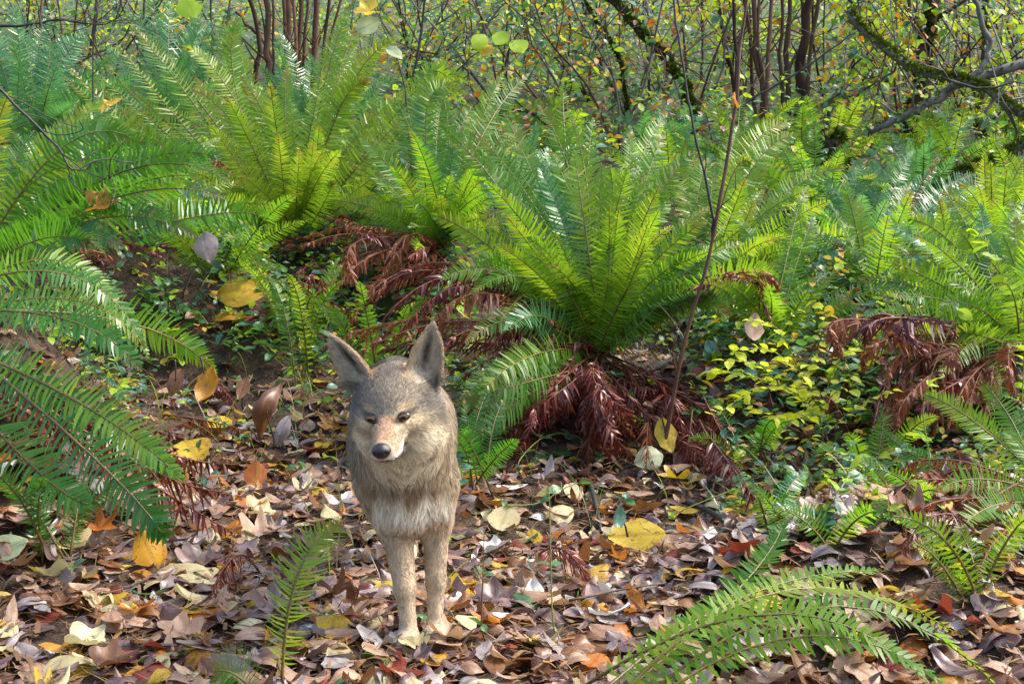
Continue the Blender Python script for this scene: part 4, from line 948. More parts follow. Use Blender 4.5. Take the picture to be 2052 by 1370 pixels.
XY = np.array(cand); Zc = gz(XY[:, 0], XY[:, 1])
parts = []; mi = []; nsing = 0
order = np.argsort(XY[:, 1] + rl.uniform(0, .9, len(XY)))
for k in order:
    X, Y = XY[k]; key = litter_key(rl); si = int(rl.integers(0, len(SH))); size = rl.uniform(.045, .095) * (1.35 if si >= NOV else 1)
    yaw_, tx, ty = rl.uniform(0, 6.28), rl.normal(0, .20), rl.normal(0, .20); z = Zc[k] + rl.uniform(.006, .030)
    if nsing < 262 and Y > 1.7 and Y < 3.4 and abs(X) < .43 * Y:
        nsing += 1
        put_leaf((X, Y, z + .006), size, key, si, yaw_, tx, ty, LITLAB[key], 'fallen leaves of the near litter, ' + key, stalk=rl.random() < .5)
    else:
        V, Ft, UV = SH[si]; parts.append((V * size @ rotm(yaw_, tx, ty).T + np.array([X, Y, z]), Ft, UV, np.full(len(V), rl.random()))); mi.append(np.full(len(Ft), LI[key]))
J = join(parts)
obj('leaf_litter', mesh_np('leaf_litter', J[0], J[1], LMATS, uv=J[2], rnd=J[3], mi=np.concatenate(mi)), label='mass of brown and yellow fallen leaves covering the forest floor', cat='leaf litter', kind='stuff')
# needles, leaf crumbs and tiny twigs
n = 26000; Y = rl.uniform(1.4, 5.2, n); X = rl.uniform(-.5, .5, n) * Y; Z = gz(X, Y) + rl.uniform(.004, .034, n)
ang = rl.uniform(0, np.pi, n); ln = rl.uniform(.008, .032, n); el = rl.normal(0, .3, n)
D = np.stack([np.cos(ang) * np.cos(el), np.sin(ang) * np.cos(el), np.sin(el)], -1); W = np.stack([-np.sin(ang), np.cos(ang), np.zeros(n)], -1)
wd = np.where(rl.random(n) < .25, rl.uniform(.002, .005, n), rl.uniform(.0006, .0012, n))[:, None]
Pc = np.stack([X, Y, Z], -1); up_ = np.array([0, 0, 1.])
Vn = np.stack([Pc - D * ln[:, None] - W * wd, Pc - D * ln[:, None] + W * wd, Pc + D * ln[:, None] * .2 + W * wd + up_ * wd, Pc + D * ln[:, None] * .2 - W * wd + up_ * wd, Pc + D * ln[:, None]], 1).reshape(-1, 3)
Fb = np.array([[0, 1, 2], [0, 2, 3], [3, 2, 4]])[None] + (np.arange(n) * 5)[:, None, None]
crumb = leaf_mat('needle_crumbs', (.10, .05, .022), (.27, .15, .05), (.46, .32, .12), (.5, .3, .1), .15, .6, vein=0)
obj('needle_litter', mesh_np('needle_litter', Vn, Fb.reshape(-1, 3), [crumb], uv=np.zeros((n * 5, 2)), rnd=np.repeat(rl.random(n), 5)), label='fine conifer needles and crumbs between the fallen leaves', cat='needles', kind='stuff')

# ------------------------------------------------------------------ low green ground cover (uncountable) over the bank and between the ferns
def cover(name, n, fn, keys, pk, s0, s1, h0, h1, label, seed):
    r = np.random.default_rng(seed); parts = []; mi = []; st = []
    k = 0
    while k < n:
        X, Y = fn(r)
        z = float(gz(X, Y)); h = r.uniform(h0, h1); key = r.choice(keys, p=pk); s = r.uniform(s0, s1)
        m = int(r.integers(2, 6)); a0 = r.uniform(0, 6.28)
        rv = r.random()
        for j in range(m):
            a = a0 + j * 2.4; V, Ft, UV = SMALL[int(r.integers(0, 5))]
            M = rotm(a, r.normal(0, .45), r.normal(.1, .4)); rr_ = s * r.uniform(.4, 1.0)
            parts.append(((V + np.array([.55, 0, 0])) * s * r.uniform(.7, 1.1) @ M.T + np.array([X + r.normal(0, .012), Y + r.normal(0, .012), z + h * r.uniform(.6, 1)]), Ft, UV, np.full(len(V), (rv + r.random() * .3) % 1)))
            mi.append(np.full(len(Ft), LI[key])); k += 1
    J = join(parts)
    return obj(name, mesh_np(name, J[0], J[1], LMATS, uv=J[2], rnd=J[3], mi=np.concatenate(mi)), label=label, cat='ground cover', kind='stuff')
def z_bank(r):
    while True:
        Y = r.uniform(3.0, 7.4) if r.random() < .8 else r.uniform(7, 10); X = r.uniform(-.68, .68) * Y
        px_, py_ = proj((X, Y, float(gz0(X, Y))))
        if py_ > 960 and not (((px_ > 1430 and py_ < 1140) or (px_ < 260 and py_ < 1080)) and r.random() < .9) and r.random() > .05: continue
        if py_ > 760 and not (px_ > 1450 or px_ < 300 or (880 < px_ < 1010)) and r.random() > .16: continue
        return X, Y
cover('ground_cover', 42000, z_bank, ['green', 'teal', 'lime', 'yellow', 'brown'], [.46, .22, .19, .05, .08], .020, .046, .02, .17, 'low leafy green ground cover between the ferns', 31)
def z_herb(r):
    while True:
        Y = r.uniform(3.3, 6.6); X = r.uniform(-.42, .45) * Y
        px_, py_ = proj((X, Y, float(gz(X, Y))))
        if (230 < px_ < 960 and 420 < py_ < 760) or (1380 < px_ < 2052 and 560 < py_ < 900): return X, Y
cover('bank_herbs', 9000, z_herb, ['green', 'teal', 'lime', 'yellow', 'brown', 'red'], [.44, .18, .22, .04, .08, .04], .030, .062, .02, .22, 'broader leafy herbs crowding the bank between the fern crowns', 33)
# fine grassy and wiry stems
n = 3600; rg_ = np.random.default_rng(41); Y = rg_.uniform(2.6, 7.2, n); X = rg_.uniform(-.48, .48, n) * Y; pk_ = np.array([proj((a, b_, float(gz0(a, b_)))) for a, b_ in zip(X, Y)]); ok = (pk_[:, 1] < 930) | (rg_.random(n) < .12); X, Y = X[ok], Y[ok]; n = len(X)
Z = gz(X, Y); az = rg_.uniform(0, 6.28, n); ln = rg_.uniform(.06, .30, n); le = rg_.uniform(.3, 1.4, n); hd_ = np.stack([np.cos(az), np.sin(az), np.zeros(n)], -1); sw = np.stack([-np.sin(az), np.cos(az), np.zeros(n)], -1)
tt_ = np.linspace(0, 1, 5); Pg = np.stack([X, Y, Z], -1)[:, None] + (hd_ * (ln * np.sin(le))[:, None])[:, None] * (tt_ ** 1.3)[None, :, None] + np.array([0, 0, 1.])[None, None] * ((ln * np.cos(le * .6))[:, None] * (tt_ - .35 * tt_ ** 2.5)[None])[..., None]
wg = (np.array([1, 1, .8, .5, .1])[None, :, None] * .0011) * rg_.uniform(.7, 1.8, (n, 1, 1)); Vg = np.stack([Pg + sw[:, None] * wg, Pg - sw[:, None] * wg], 2).reshape(-1, 3)
fb = np.concatenate([[[2 * k, 2 * k + 1, 2 * k + 3], [2 * k, 2 * k + 3, 2 * k + 2]] for k in range(4)]); Fg = (fb[None] + (np.arange(n) * 10)[:, None, None]).reshape(-1, 3)
obj('wiry_grass', mesh_np('wiry_grass', Vg, Fg, [LM['lime'], LM['green'], LM['tan'], LM['brown']], uv=np.zeros((n * 10, 2)), rnd=np.repeat(rg_.random(n), 10), mi=np.repeat(rg_.choice(4, n, p=[.3, .35, .2, .15]), 8)), label='fine wiry grass and stems growing through the litter and bank', cat='grass', kind='stuff')
def z_far(r):
    Y = r.uniform(6.5, 15); return r.uniform(-.55, .55) * Y * (1 if r.random() < .85 else 1.5), Y
cover('slope_undergrowth', 29000, z_far, ['green', 'teal', 'lime', 'yellow', 'brown', 'tan', 'orange'], [.32, .22, .24, .09, .05, .05, .03], .03, .065, .03, .55, 'dense mixed undergrowth covering the slope behind the ferns', 32)

# ------------------------------------------------------------------ trailing vines and seedlings, each with its stem and leaves
SM_ME = {}
def small_mesh(key, i):
    if (key, i) not in SM_ME: V, Ft, UV = SMALL[i]; SM_ME[(key, i)] = mesh_np('leaf', V + np.array([.5, 0, 0]), Ft, [LM[key]], uv=UV)
    return SM_ME[(key, i)]
def plant(name, label, cat, stems, key, lsize, every, r, smat, mode='tri', r0=.0022, group=None, lean=.5):
    """stems: list of 3-D point lists; leaves are placed along each stem"""
    base = np.array(stems[0][0]); root = bpy.data.objects.new(name, None); col.objects.link(root); root.location = base; root.empty_display_size = .03; tag(root, label, cat, group)
    for si, s in enumerate(stems):
        P = curve_pts(np.array(s), 16); V, Ft = tube(P - base, np.linspace(r0, r0 * .35, 16) * (1 if si == 0 else .6), 5); obj('stem', mesh_np('stem', V, Ft, [smat]), root)
        Ls = np.linalg.norm(np.diff(P, axis=0), axis=1).sum(); m = max(2, int(Ls / every)); T = unit(np.gradient(P, axis=0))
        for k in range(m):
            t = (k + 1) / m * 15; i = min(14, int(t)); p = P[i] + (P[i + 1] - P[i]) * (t - i); tg = T[i]
            sdv = unit(np.cross(tg, [0, 0, 1.]) + 1e-4)
            hd = math.atan2(tg[1], tg[0])
            if mode == 'alt': angs = [hd + (1 if k % 2 else -1) * r.uniform(.7, 1.2)]
            elif mode == 'pair': angs = [hd + 1.1, hd - 1.1]
            else: angs = [hd + r.normal(0, .5) + a for a in (-1.2, 0, 1.2)]
            for a in angs:
                o = obj('leaf', small_mesh(key if isinstance(key, str) else r.choice(key), int(r.integers(0, 5))), root, p - base)
                sc_ = lsize * r.uniform(.7, 1.2); o.scale = (sc_,) * 3
                o.rotation_euler = (r.normal(lean * .6, .4), r.normal(.0, .35), a)
def pp(pts): return [at(*q) for q in pts]
rv = np.random.default_rng(77)
# huckleberry with yellow-green sprays
def gpt(px, Y): X = (px - CX) / F * Y; return np.array([X, Y, float(gz(X, Y))])
hb = [pp([(1665, 900, 3.5), (1640, 820, 3.45), (1600, 740, 3.35), (1560, 660, 3.3), (1500, 640, 3.25)]), pp([(1640, 820, 3.45), (1560, 770, 3.3), (1480, 750, 3.2), (1422, 742, 3.15)]),
      pp([(1600, 740, 3.35), (1640, 700, 3.3), (1650, 640, 3.3)]), pp([(1640, 820, 3.45), (1700, 760, 3.4), (1740, 720, 3.35)]), pp([(1560, 770, 3.3), (1500, 790, 3.2), (1432, 832, 3.1)]),
      pp([(1640, 820, 3.45), (1580, 840, 3.3), (1500, 815, 3.2)]), pp([(1600, 740, 3.35), (1540, 700, 3.25), (1470, 700, 3.2)]), pp([(1665, 860, 3.5), (1720, 810, 3.4), (1790, 780, 3.3)]), pp([(1650, 800, 3.45), (1680, 720, 3.4), (1700, 700, 3.35)]),
      pp([(1560, 660, 3.3), (1600, 620, 3.3), (1640, 610, 3.3)]), pp([(1560, 770, 3.3), (1520, 730, 3.2), (1450, 720, 3.15)]), pp([(1640, 820, 3.45), (1600, 790, 3.3), (1620, 730, 3.2)])]
hb[0][0] = gpt(1665, 3.5)
plant('huckleberry_shrub', 'yellow-green small-leaved huckleberry shrub in front of dark fern debris', 'shrub', hb, 'chart', .034, .019, rv, STEM_GREEN, 'alt', .003)
VINES = [
 ('thin green vine arching over the litter toward the huckleberry', [(1330, 1045, 3.05), (1420, 1000, 3.05), (1530, 965, 3.05), (1640, 965, 3.05), (1720, 930, 3.0), (1810, 900, 3.0)], ['green', 'lime'], .03, .13, 'tri'),
 ('upright thin green stem with pale leaves in the litter', [(1108, 1245, 2.35), (1104, 1130, 2.36), (1102, 1050, 2.37), (1100, 985, 2.38)], ['teal', 'green'], .028, .10, 'pair'),
 ('red-stemmed seedling beside the coyote leg', [(965, 1250, 2.3), (968, 1150, 2.3), (970, 1070, 2.31)], ['teal', 'green'], .028, .07, 'pair'),
 ('trailing green bramble runner from litter to the yellow crumpled leaf', [(1010, 1050, 2.8), (1080, 1030, 2.85), (1160, 1022, 2.9), (1250, 1040, 2.95)], ['teal', 'green'], .034, .10, 'tri'),
 ('bramble runner crossing behind the coyote ears', [(640, 580, 4.2), (720, 640, 4.1), (790, 690, 4.0), (850, 660, 3.9), (920, 640, 3.9)], ['green', 'lime', 'teal'], .042, .09, 'tri'),
 ('bramble runner with broad leaves left of the coyote ear', [(560, 650, 4.0), (620, 700, 3.8), (660, 760, 3.6), (690, 800, 3.5)], ['green', 'lime'], .045, .09, 'tri'),
 ('bramble with blue-green leaves beside the coyote shoulder', [(900, 960, 3.1), (940, 900, 3.15), (930, 830, 3.2), (960, 760, 3.3)], ['teal', 'green'], .042, .08, 'tri'),
 ('long vine running down the bank past the golden leaf', [(470, 640, 3.9), (530, 740, 3.6), (600, 800, 3.4), (680, 860, 3.2)], ['green', 'lime'], .035, .11, 'tri'),
 ('bright leafy bramble under the spotted yellow leaf', [(400, 660, 3.8), (440, 680, 3.7), (500, 690, 3.7), (560, 700, 3.7)], ['lime', 'green'], .045, .08, 'tri'),
 ('bramble with small leaves on the litter by the large fern skirt', [(1040, 960, 3.2), (1090, 930, 3.25), (1150, 900, 3.3), (1200, 930, 3.2)], ['teal', 'green'], .034, .08, 'tri'),
 ('slender vine with scattered leaves in the shaded litter', [(30, 900, 2.5), (60, 1000, 2.4), (90, 1090, 2.35), (150, 1180, 2.3)], ['teal', 'green'], .022, .09, 'tri'),
 ('bright lobed-leaf vine beside the red arching dead frond', [(1860, 900, 3.1), (1850, 820, 3.1), (1870, 740, 3.1), (1920, 620, 3.1)], ['lime'], .05, .13, 'tri'),
 ('yellow-leaved vine on the far right ferns', [(2052, 620, 3.6), (2010, 560, 3.6), (1990, 500, 3.6), (1960, 470, 3.6)], ['lime'], .055, .11, 'tri'),
 ('tangle of small green leaves between huckleberry and low fern', [(1640, 1080, 2.7), (1700, 1030, 2.75), (1730, 960, 2.8), (1760, 930, 2.85)], ['green', 'teal', 'lime'], .036, .05, 'tri'),
 ('green runner over rusty debris above the low fern', [(1560, 1010, 2.9), (1640, 1000, 2.85), (1720, 1010, 2.8), (1800, 1080, 2.7)], ['green', 'lime'], .034, .06, 'tri'),
 ('leafy runner along the foot of the bank', [(520, 560, 4.7), (560, 600, 4.4), (640, 620, 4.3), (760, 600, 4.3), (860, 610, 4.2)], ['green', 'teal', 'lime'], .04, .07, 'tri'),
 ('vine with dull leaves on the bank below the dead leaf', [(330, 620, 4.0), (380, 640, 3.9), (430, 560, 4.0), (520, 540, 4.2)], ['green', 'teal'], .04, .07, 'tri'),
]
for lab, pts, key, ls, ev, mode in VINES:
    trail = 'vine' not in lab and 'stem' not in lab and 'seedling' not in lab or 'running' in lab or 'dull' in lab or 'slender' in lab
    P = pp(pts)
    if trail:
        P = [ground_at(a, b_) for a, b_, Y in pts]
        for q_ in P: q_[2] += rv.uniform(.02, .09)
    g0 = float(gz(P[0][0], P[0][1]))
    if abs(P[0][2] - g0) > .03: P = [np.array([P[0][0] + .01, P[0][1] + .02, g0])] + P
    for q_ in P: q_[2] = max(q_[2], float(gz(q_[0], q_[1])) + .01)
    plant('bramble_vine' if 'stem' not in lab and 'seedling' not in lab else 'seedling', lab, 'vine' if 'stem' not in lab and 'seedling' not in lab else 'seedling', [P], key, ls, ev, rv, TWIG_RED if 'red-stemmed' in lab else STEM_GREEN, mode, .0022)
# dead fronds fallen loose on the floor
FF = [((1900, 1120), (2040, 1010), 'rust-brown fallen frond in the debris beside the long green frond'), ((1760, 1060), (1880, 990), 'maroon fallen frond lying below the lobed-leaf vine'), ((560, 905), (330, 860), 'red-brown fallen frond lying across the litter left of the coyote'), ((430, 985), (190, 880), 'dark red fallen frond under the long glossy frond'), ((650, 695), (500, 725), 'purple-red fallen frond lying behind the coyote ear'),
 ((660, 600), (620, 530), 'crimson withered frond hooked over the pale fern'), ((420, 1230), (520, 1190), 'small red fallen frond near the upright green frond'), ((1180, 1190), (1080, 1150), 'curled red fallen frond among the lobed leaves'), ((1540, 1060), (1400, 880), 'long dark red fallen frond sloping from the fern skirt'),
 ((1700, 930), (1520, 860), 'rusty fallen frond under the huckleberry'), ((1820, 900), (1650, 790), 'brown fallen frond behind the huckleberry sprays'), ((1640, 1010), (1500, 930), 'dark fallen frond beside the thin green vine'), ((1780, 1180), (1950, 1110), 'purple-red fallen frond by the low fern tip'), ((1900, 1000), (1800, 960), 'rusty crumpled frond under the long green frond'),
 ((850, 560), (700, 470), 'rusty fallen frond on the bank below the middle fern'), ((980, 640), (830, 600), 'orange-brown fallen frond leading to the coyote ears'), ((1100, 860), (1010, 700), 'dark red fallen frond beside the low dark fern'), ((480, 840), (380, 800), 'dull red fallen frond by the small spotted leaf'), ((250, 560), (120, 520), 'dark fallen frond in the shade of the left bank'), ((1450, 980), (1330, 900), 'crimson fallen frond at the sapling foot'), ((1620, 640), (1480, 600), 'rusty fallen frond below the yellow-tipped fern'), ((1930, 640), (1800, 600), 'rust-red fallen frond behind the red arching one')]
for (tp, bs, lab) in FF:
    r = np.random.default_rng(tp[0]); B = ground_at(*bs); T = ground_at(*tp); B[2] += .05; T[2] += .03; Mx = .5 * (B + T); Mx[2] = max(Mx[2], float(gz(Mx[0], Mx[1])) + r.uniform(.03, .12)); Cc = 2 * Mx - .5 * (B + T)
    leaf, st = frond(B, Cc, T, .12, 40, r.uniform(.3, .7), r, True)
    fo = obj('fallen_frond', mesh_np('fallen_frond', leaf[0] - B, leaf[1], [FERN_RUST if ('rust' in lab or 'orange' in lab or 'brown' in lab) else FERN_DEAD], uv=leaf[2], rnd=leaf[3]), None, B, lab, 'dead frond')
    obj('stalk', mesh_np('stalk', st[0] - B, st[1], [STALK_RED]), fo)
rd = np.random.default_rng(63)
for k in range(34):                                  # heap of dead fronds round the foot of the ferns
    if k < 24: bs = (rd.uniform(1270, 2030), rd.uniform(740, 960)); lab, grp = 'withered frond in the dark debris heap behind the huckleberry and sapling', 'dead fronds of the debris heap'
    else: bs = (rd.uniform(560, 960), rd.uniform(520, 680)); lab, grp = 'withered frond on the bank behind the coyote ears', 'dead fronds on the bank'
    tp = (bs[0] + rd.uniform(-190, 190), bs[1] + rd.uniform(20, 90))
    B = ground_at(*bs); T = ground_at(*tp); B[2] += rd.uniform(.04, .16); T[2] += .03; Mx = .5 * (B + T); Mx[2] = max(Mx[2], float(gz(Mx[0], Mx[1])) + rd.uniform(.03, .16)); Cc = 2 * Mx - .5 * (B + T)
    if np.linalg.norm(T - B) > 1.3 or np.linalg.norm(T - B) < .12: continue
    leaf, st = frond(B, Cc, T, rd.uniform(.09, .14), 36, rd.uniform(.3, .8), rd, True)
    fo = obj('fallen_frond', mesh_np('fallen_frond', leaf[0] - B, leaf[1], [FERN_RUST if rd.random() < .3 else FERN_DEAD], uv=leaf[2], rnd=leaf[3]), None, B, lab, 'dead frond', grp)
    obj('stalk', mesh_np('stalk', st[0] - B, st[1], [STALK_RED]), fo)
# loose twigs on the ground
TW = [('short dark stick lying upright in the litter behind the fresh green leaf', [(1182, 985, 3.2), (1192, 1030, 3.05), (1205, 1085, 2.95)], .009, TWIG_DARK), ('dark broken stick under the drooping dead frond', [(1370, 1025, 3.1), (1420, 1050, 3.0), (1500, 1100, 2.9)], .010, TWIG_DARK),
 ('thin forked twig lying across the big pale leaf', [(250, 1215, 2.5), (310, 1175, 2.55), (410, 1165, 2.6)], .003, SOIL_TWIG), ('thin bent twig beside the coyote shoulder', [(560, 1010, 3.2), (620, 960, 3.2), (680, 925, 3.2)], .003, TWIG_DARK),
 ('pale straw twig below the torn yellow leaf', [(1140, 1235, 2.5), (1250, 1215, 2.55), (1330, 1190, 2.6)], .003, SOIL_TWIG), ('reddish twig lying beside the purple cupped leaf', [(1450, 1000, 3.1), (1460, 1060, 3.0), (1490, 1110, 2.85)], .004, TWIG_RED),
 ('dark twig lying beside the upright orange leaf', [(430, 990, 3.0), (470, 1030, 2.9), (540, 1050, 2.85)], .003, TWIG_DARK), ('straight thin twig crossing the shaded litter', [(40, 950, 2.7), (160, 1040, 2.6), (320, 1100, 2.6)], .0025, SOIL_TWIG)]
for lab, pts, rr_, m_ in TW:
    P = []
    for a, b_, Y in pts: q_ = ground_at(a, b_); q_[2] += .02 + rv.uniform(0, .02); P.append(q_)
    base = P[0].copy(); P = [q_ - base for q_ in P]
    stem_obj('fallen_twig', P, rr_, rr_ * .55, m_, None, 10, 6, loc=base, label=lab, cat='twig')

# ------------------------------------------------------------------ saplings, branches, thicket stems and shrubs behind
rb = np.random.default_rng(91)
def woody(name, label, cat, ctrl, r0, r1, mat, twigs=0, tl=.5, leaves=None, moss=0, group=None, n=22, lsize=.06, nl=0, sides=7, tr=.35):
    """one woody thing: stem, twig children, optional moss and hanging leaves"""
    ctrl = np.array(ctrl); base = ctrl[0].copy(); P = curve_pts(ctrl, n)
    P[1:-1] += rb.normal(0, r0 * .35, (n - 2, 3)); R = np.linspace(r0, r1, n) * rb.uniform(.88, 1.12, n)
    root = bpy.data.objects.new(name, None); col.objects.link(root); root.location = base; root.empty_display_size = .05; tag(root, label, cat, group)
    V, Ft = tube(P - base, R, sides); obj('stem', mesh_np('stem', V, Ft, [mat]), root)
    T = unit(np.gradient(P, axis=0)); ends = [P]
    for k in range(twigs):
        i = int(rb.integers(3, n - 1)); d = unit(T[i] * .7 + rb.normal(0, .75, 3) + np.array([0, 0, .15])); L = tl * rb.uniform(.4, 1.2)
        q0 = P[i]; q = [q0, q0 + d * L * .35 + rb.normal(0, .05, 3) * L, q0 + d * L * .7 + rb.normal(0, .1, 3) * L, q0 + d * L + rb.normal(0, .14, 3) * L]
        Pq = curve_pts(q, 8); V, Ft = tube(Pq - base, np.linspace(max(.0016, R[i] * tr), .0012, 8), 5); tw_ = obj('twig', mesh_np('twig', V, Ft, [mat]), root); ends.append(Pq)
        if L > .25:
            d2 = unit(d + rb.normal(0, .7, 3)); s0 = Pq[4]; Pz = curve_pts([s0, s0 + d2 * L * .25, s0 + d2 * L * .5 + rb.normal(0, .03, 3)], 5); V, Ft = tube(Pz - base, np.linspace(max(.0014, R[i] * tr * .5), .001, 5), 4); obj('twig', mesh_np('twig', V, Ft, [mat]), tw_); ends.append(Pz)
    if moss:                                     # shaggy moss: many short tufts on the upper side
        m = moss; i = rb.integers(0, n - 1, m); f = rb.random(m)[:, None]; c = P[i] * (1 - f) + P[i + 1] * f; rr_ = R[i][:, None]
        ph = rb.normal(np.pi / 2, 1.0, m); sd = unit(np.cross(T[i], [0, 0, 1.]) + 1e-5); upv = np.cross(sd, T[i])
        nrm = sd * np.cos(ph)[:, None] + upv * np.sin(ph)[:, None]; c = c + nrm * rr_ * .9
        d = unit(nrm + rb.normal(0, .6, (m, 3))); w = unit(np.cross(d, rb.normal(0, 1, (m, 3)))); ln = rb.uniform(.008, .03, m)[:, None] * (1 + 8 * r0)
        Vm = np.stack([c - w * ln * .35, c + w * ln * .35, c + d * ln], 1).reshape(-1, 3) - base
        obj('moss', mesh_np('moss', Vm, np.arange(m * 3).reshape(-1, 3), [MOSS], smooth=False), root, kind='stuff')
    if nl:
        keys, pk = leaves; parts = []; mi = []
        for k in range(nl):
            E = ends[int(rb.integers(0, len(ends)))]; p_ = E[int(rb.integers(len(E) // 3, len(E)))] + rb.normal(0, .02, 3)
            V, Ft, UV = (SMALL + ROUND)[int(rb.integers(0, 9))]; key = rb.choice(keys, p=pk); s = lsize * rb.uniform(.6, 1.25)
            parts.append(((V + np.array([.5, 0, 0])) * s @ rotm(rb.uniform(0, 6.28), rb.normal(0, .6), rb.normal(.5, .5)).T + p_ - base, Ft, UV, np.full(len(V), rb.random()))); mi.append(np.full(len(Ft), LI[key]))
        J = join(parts); obj('foliage', mesh_np('foliage', J[0], J[1], LMATS, uv=J[2], rnd=J[3], mi=np.concatenate(mi)), root, kind='stuff')
    return root
# sapling stems in front of the large fern
woody('sapling', 'slender reddish-brown sapling stem with hanging withered leaves rising from the fern skirt', 'sapling', [gpt(1330, 3.75)] + pp([(1340, 850, 3.75), (1378, 660, 3.75), (1420, 520, 3.76), (1445, 380, 3.77), (1470, 240, 3.78), (1484, 110, 3.8), (1500, -40, 3.8), (1510, -160, 3.8)]), .0072, .0038, TWIG_RED, 3, .25)
woody('sapling', 'slender dark sapling stem crossing the yellow-tipped fern', 'sapling', pp([(1429, 478, 3.765), (1424, 400, 3.78), (1392, 275, 3.8), (1372, 150, 3.82), (1352, 20, 3.84), (1345, -120, 3.85)]), .0045, .003, TWIG_DARK, 4, .2)
for (px_, py_, wpx, k_, si, lab) in [(1473, 200, 50, 'orange', 3, 'withered orange leaf hanging on the reddish sapling stem'), (1465, 235, 30, 'brown', 16, 'small withered brown leaf under the orange one on the sapling')]:
    p = at(px_, py_, 3.76); o = put_leaf(p, wpx / F * 3.76, k_, si, 0, 0, 0, lab, name='hanging_leaf', stalk=False); o.rotation_euler = (1.3, .3, 1.4)
# dark twigs at upper left
woody('hanging_branch', 'thin black branch with forked twigs reaching over the shaded fern', 'branch', pp([(-60, 120, 3.3), (20, 200, 3.3), (80, 260, 3.3), (120, 300, 3.3), (145, 340, 3.3), (200, 320, 3.35), (265, 325, 3.4)]) , .0045, .0015, TWIG_DARK, 7, .22)
woody('hanging_branch', 'thin black upper branch over the blue-green far fern', 'branch', pp([(-60, 50, 4.0), (40, 52, 4.0), (120, 40, 4.0), (200, 50, 4.0), (250, 28, 4.0)]), .005, .0016, TWIG_DARK, 9, .35)
woody('hanging_branch', 'dark bare twig rising beside the tall yellow-green fern', 'branch', [gpt(190, 5.2)] + pp([(187, 220, 5.2), (186, 100, 5.2), (195, 20, 5.2), (190, -60, 5.2)]), .004, .002, TWIG_DARK, 6, .35)
# bright leaves on fine branches near the top
LV = [(378, 12, 4.6, 62, 'lime', 'r0', 'bright lime round leaf above the blue-green ferns'), (742, 22, 5.7, 62, 'yellow', 21, 'yellow lobed leaf at the top of the tall fern'), (738, 52, 5.7, 52, 'palegreen', 'r1', 'pale green leaf below the yellow lobed leaf'),
      (715, 62, 5.7, 40, 'yellow', 22, 'small lobed yellow leaf beside the pale green leaf'), (790, 105, 5.7, 44, 'palegreen', 3, 'pale narrow leaf at the tall fern tip'), (770, 112, 5.7, 30, 'gold', 5, 'golden leaf hanging at the tall fern tip'),
      (962, 82, 6.0, 42, 'lime', 'r2', 'lime leaf in the yellow-green sprig above the middle fern'), (1003, 78, 6.0, 40, 'lime', 'r1', 'rounded lime leaf in the sprig above the middle fern'), (1040, 92, 6.0, 46, 'lime', 'r3', 'broad lime leaf ending the sprig above the middle fern'),
      (975, 100, 6.0, 34, 'yellow', 'r0', 'yellow leaf in the sprig above the middle fern'), (1200, 22, 6.0, 24, 'orange', 3, 'orange leaf on the arching mossy branch')]
for (px_, py_, Y, wpx, k_, si, lab) in LV:
    p = at(px_, py_, Y); o = put_leaf(p, wpx / F * Y, k_, si, 0, 0, 0, lab, name='hanging_leaf', stalk=True)
    o.rotation_euler = Matrix((rotm(0, 1.0 + rb.normal(0, .2), 0) @ rotm(rb.uniform(0, 6.28), 0, 0)).tolist()).to_euler()
woody('hanging_branch', 'fine twig carrying lime leaves above the middle fern', 'branch', pp([(900, 160, 6.05), (950, 110, 6.03), (1000, 92, 6.02), (1050, 96, 6.02)]), .004, .0015, TWIG_DARK, 2, .15)
woody('hanging_branch', 'fine twig carrying yellow leaves above the tall fern', 'branch', [gpt(835, 5.75)] + pp([(815, 220, 5.75), (800, 130, 5.74), (770, 60, 5.73), (735, -20, 5.72)]), .0045, .0018, TWIG_DARK, 2, .15)
woody('hanging_branch', 'thin twig carrying the bright lime leaf', 'branch', pp([(470, -40, 4.62), (420, -5, 4.62), (385, 5, 4.61), (360, 30, 4.62)]), .003, .0015, TWIG_DARK, 1, .12)
# fallen grey branch and mossy branches at right
woody('fallen_branch', 'bare grey fallen branch slanting over the ferns', 'branch', pp([(1745, 265, 7.0), (1830, 225, 7.0), (1920, 172, 7.0), (1990, 145, 7.0), (2120, 120, 7.0)]), .022, .030, BARK_GREY, 3, .4, moss=250)
woody('fallen_branch', 'grey forked limb curving up from the bare grey branch', 'branch', pp([(1925, 168, 7.02), (1965, 140, 7.0), (1980, 90, 7.0), (1962, 30, 7.0), (1940, -60, 7.0)]), .020, .012, BARK_GREY, 5, .5)
woody('mossy_branch', 'moss-covered branch arching down across the grey branch', 'branch', pp([(1700, 20, 6.9), (1760, 90, 6.9), (1850, 145, 6.9), (1930, 160, 6.9), (1990, 190, 6.9), (2090, 260, 6.9)]), .020, .024, BARK_GREY, 10, .6, moss=3600)
woody('mossy_branch', 'mossy green branch resting low above the blue-sheen fern', 'branch', pp([(1860, 375, 6.3), (1920, 345, 6.3), (1990, 320, 6.3), (2100, 265, 6.3)]), .012, .026, BARK_GREY, 2, .3, moss=3600)
woody('mossy_branch', 'mossy arching branch coming down behind the large fern', 'branch', pp([(1170, -60, 8.2), (1250, 30, 8.2), (1320, 100, 8.2), (1370, 170, 8.1), (1395, 250, 8.0)]), .028, .020, BARK, 8, .7, moss=4200)
woody('mossy_branch', 'thin mossy branch beside the arching mossy one', 'branch', pp([(1130, -60, 8.6), (1190, 40, 8.6), (1240, 120, 8.5), (1258, 230, 8.4)]), .012, .008, BARK, 6, .6, moss=1800)
woody('fallen_branch', 'long thin dark branch slanting from sapling to mossy branch', 'branch', pp([(1365, 278, 7.4), (1440, 235, 7.4), (1530, 185, 7.4), (1620, 130, 7.4), (1720, 60, 7.4)]), .010, .005, TWIG_DARK, 10, .5)
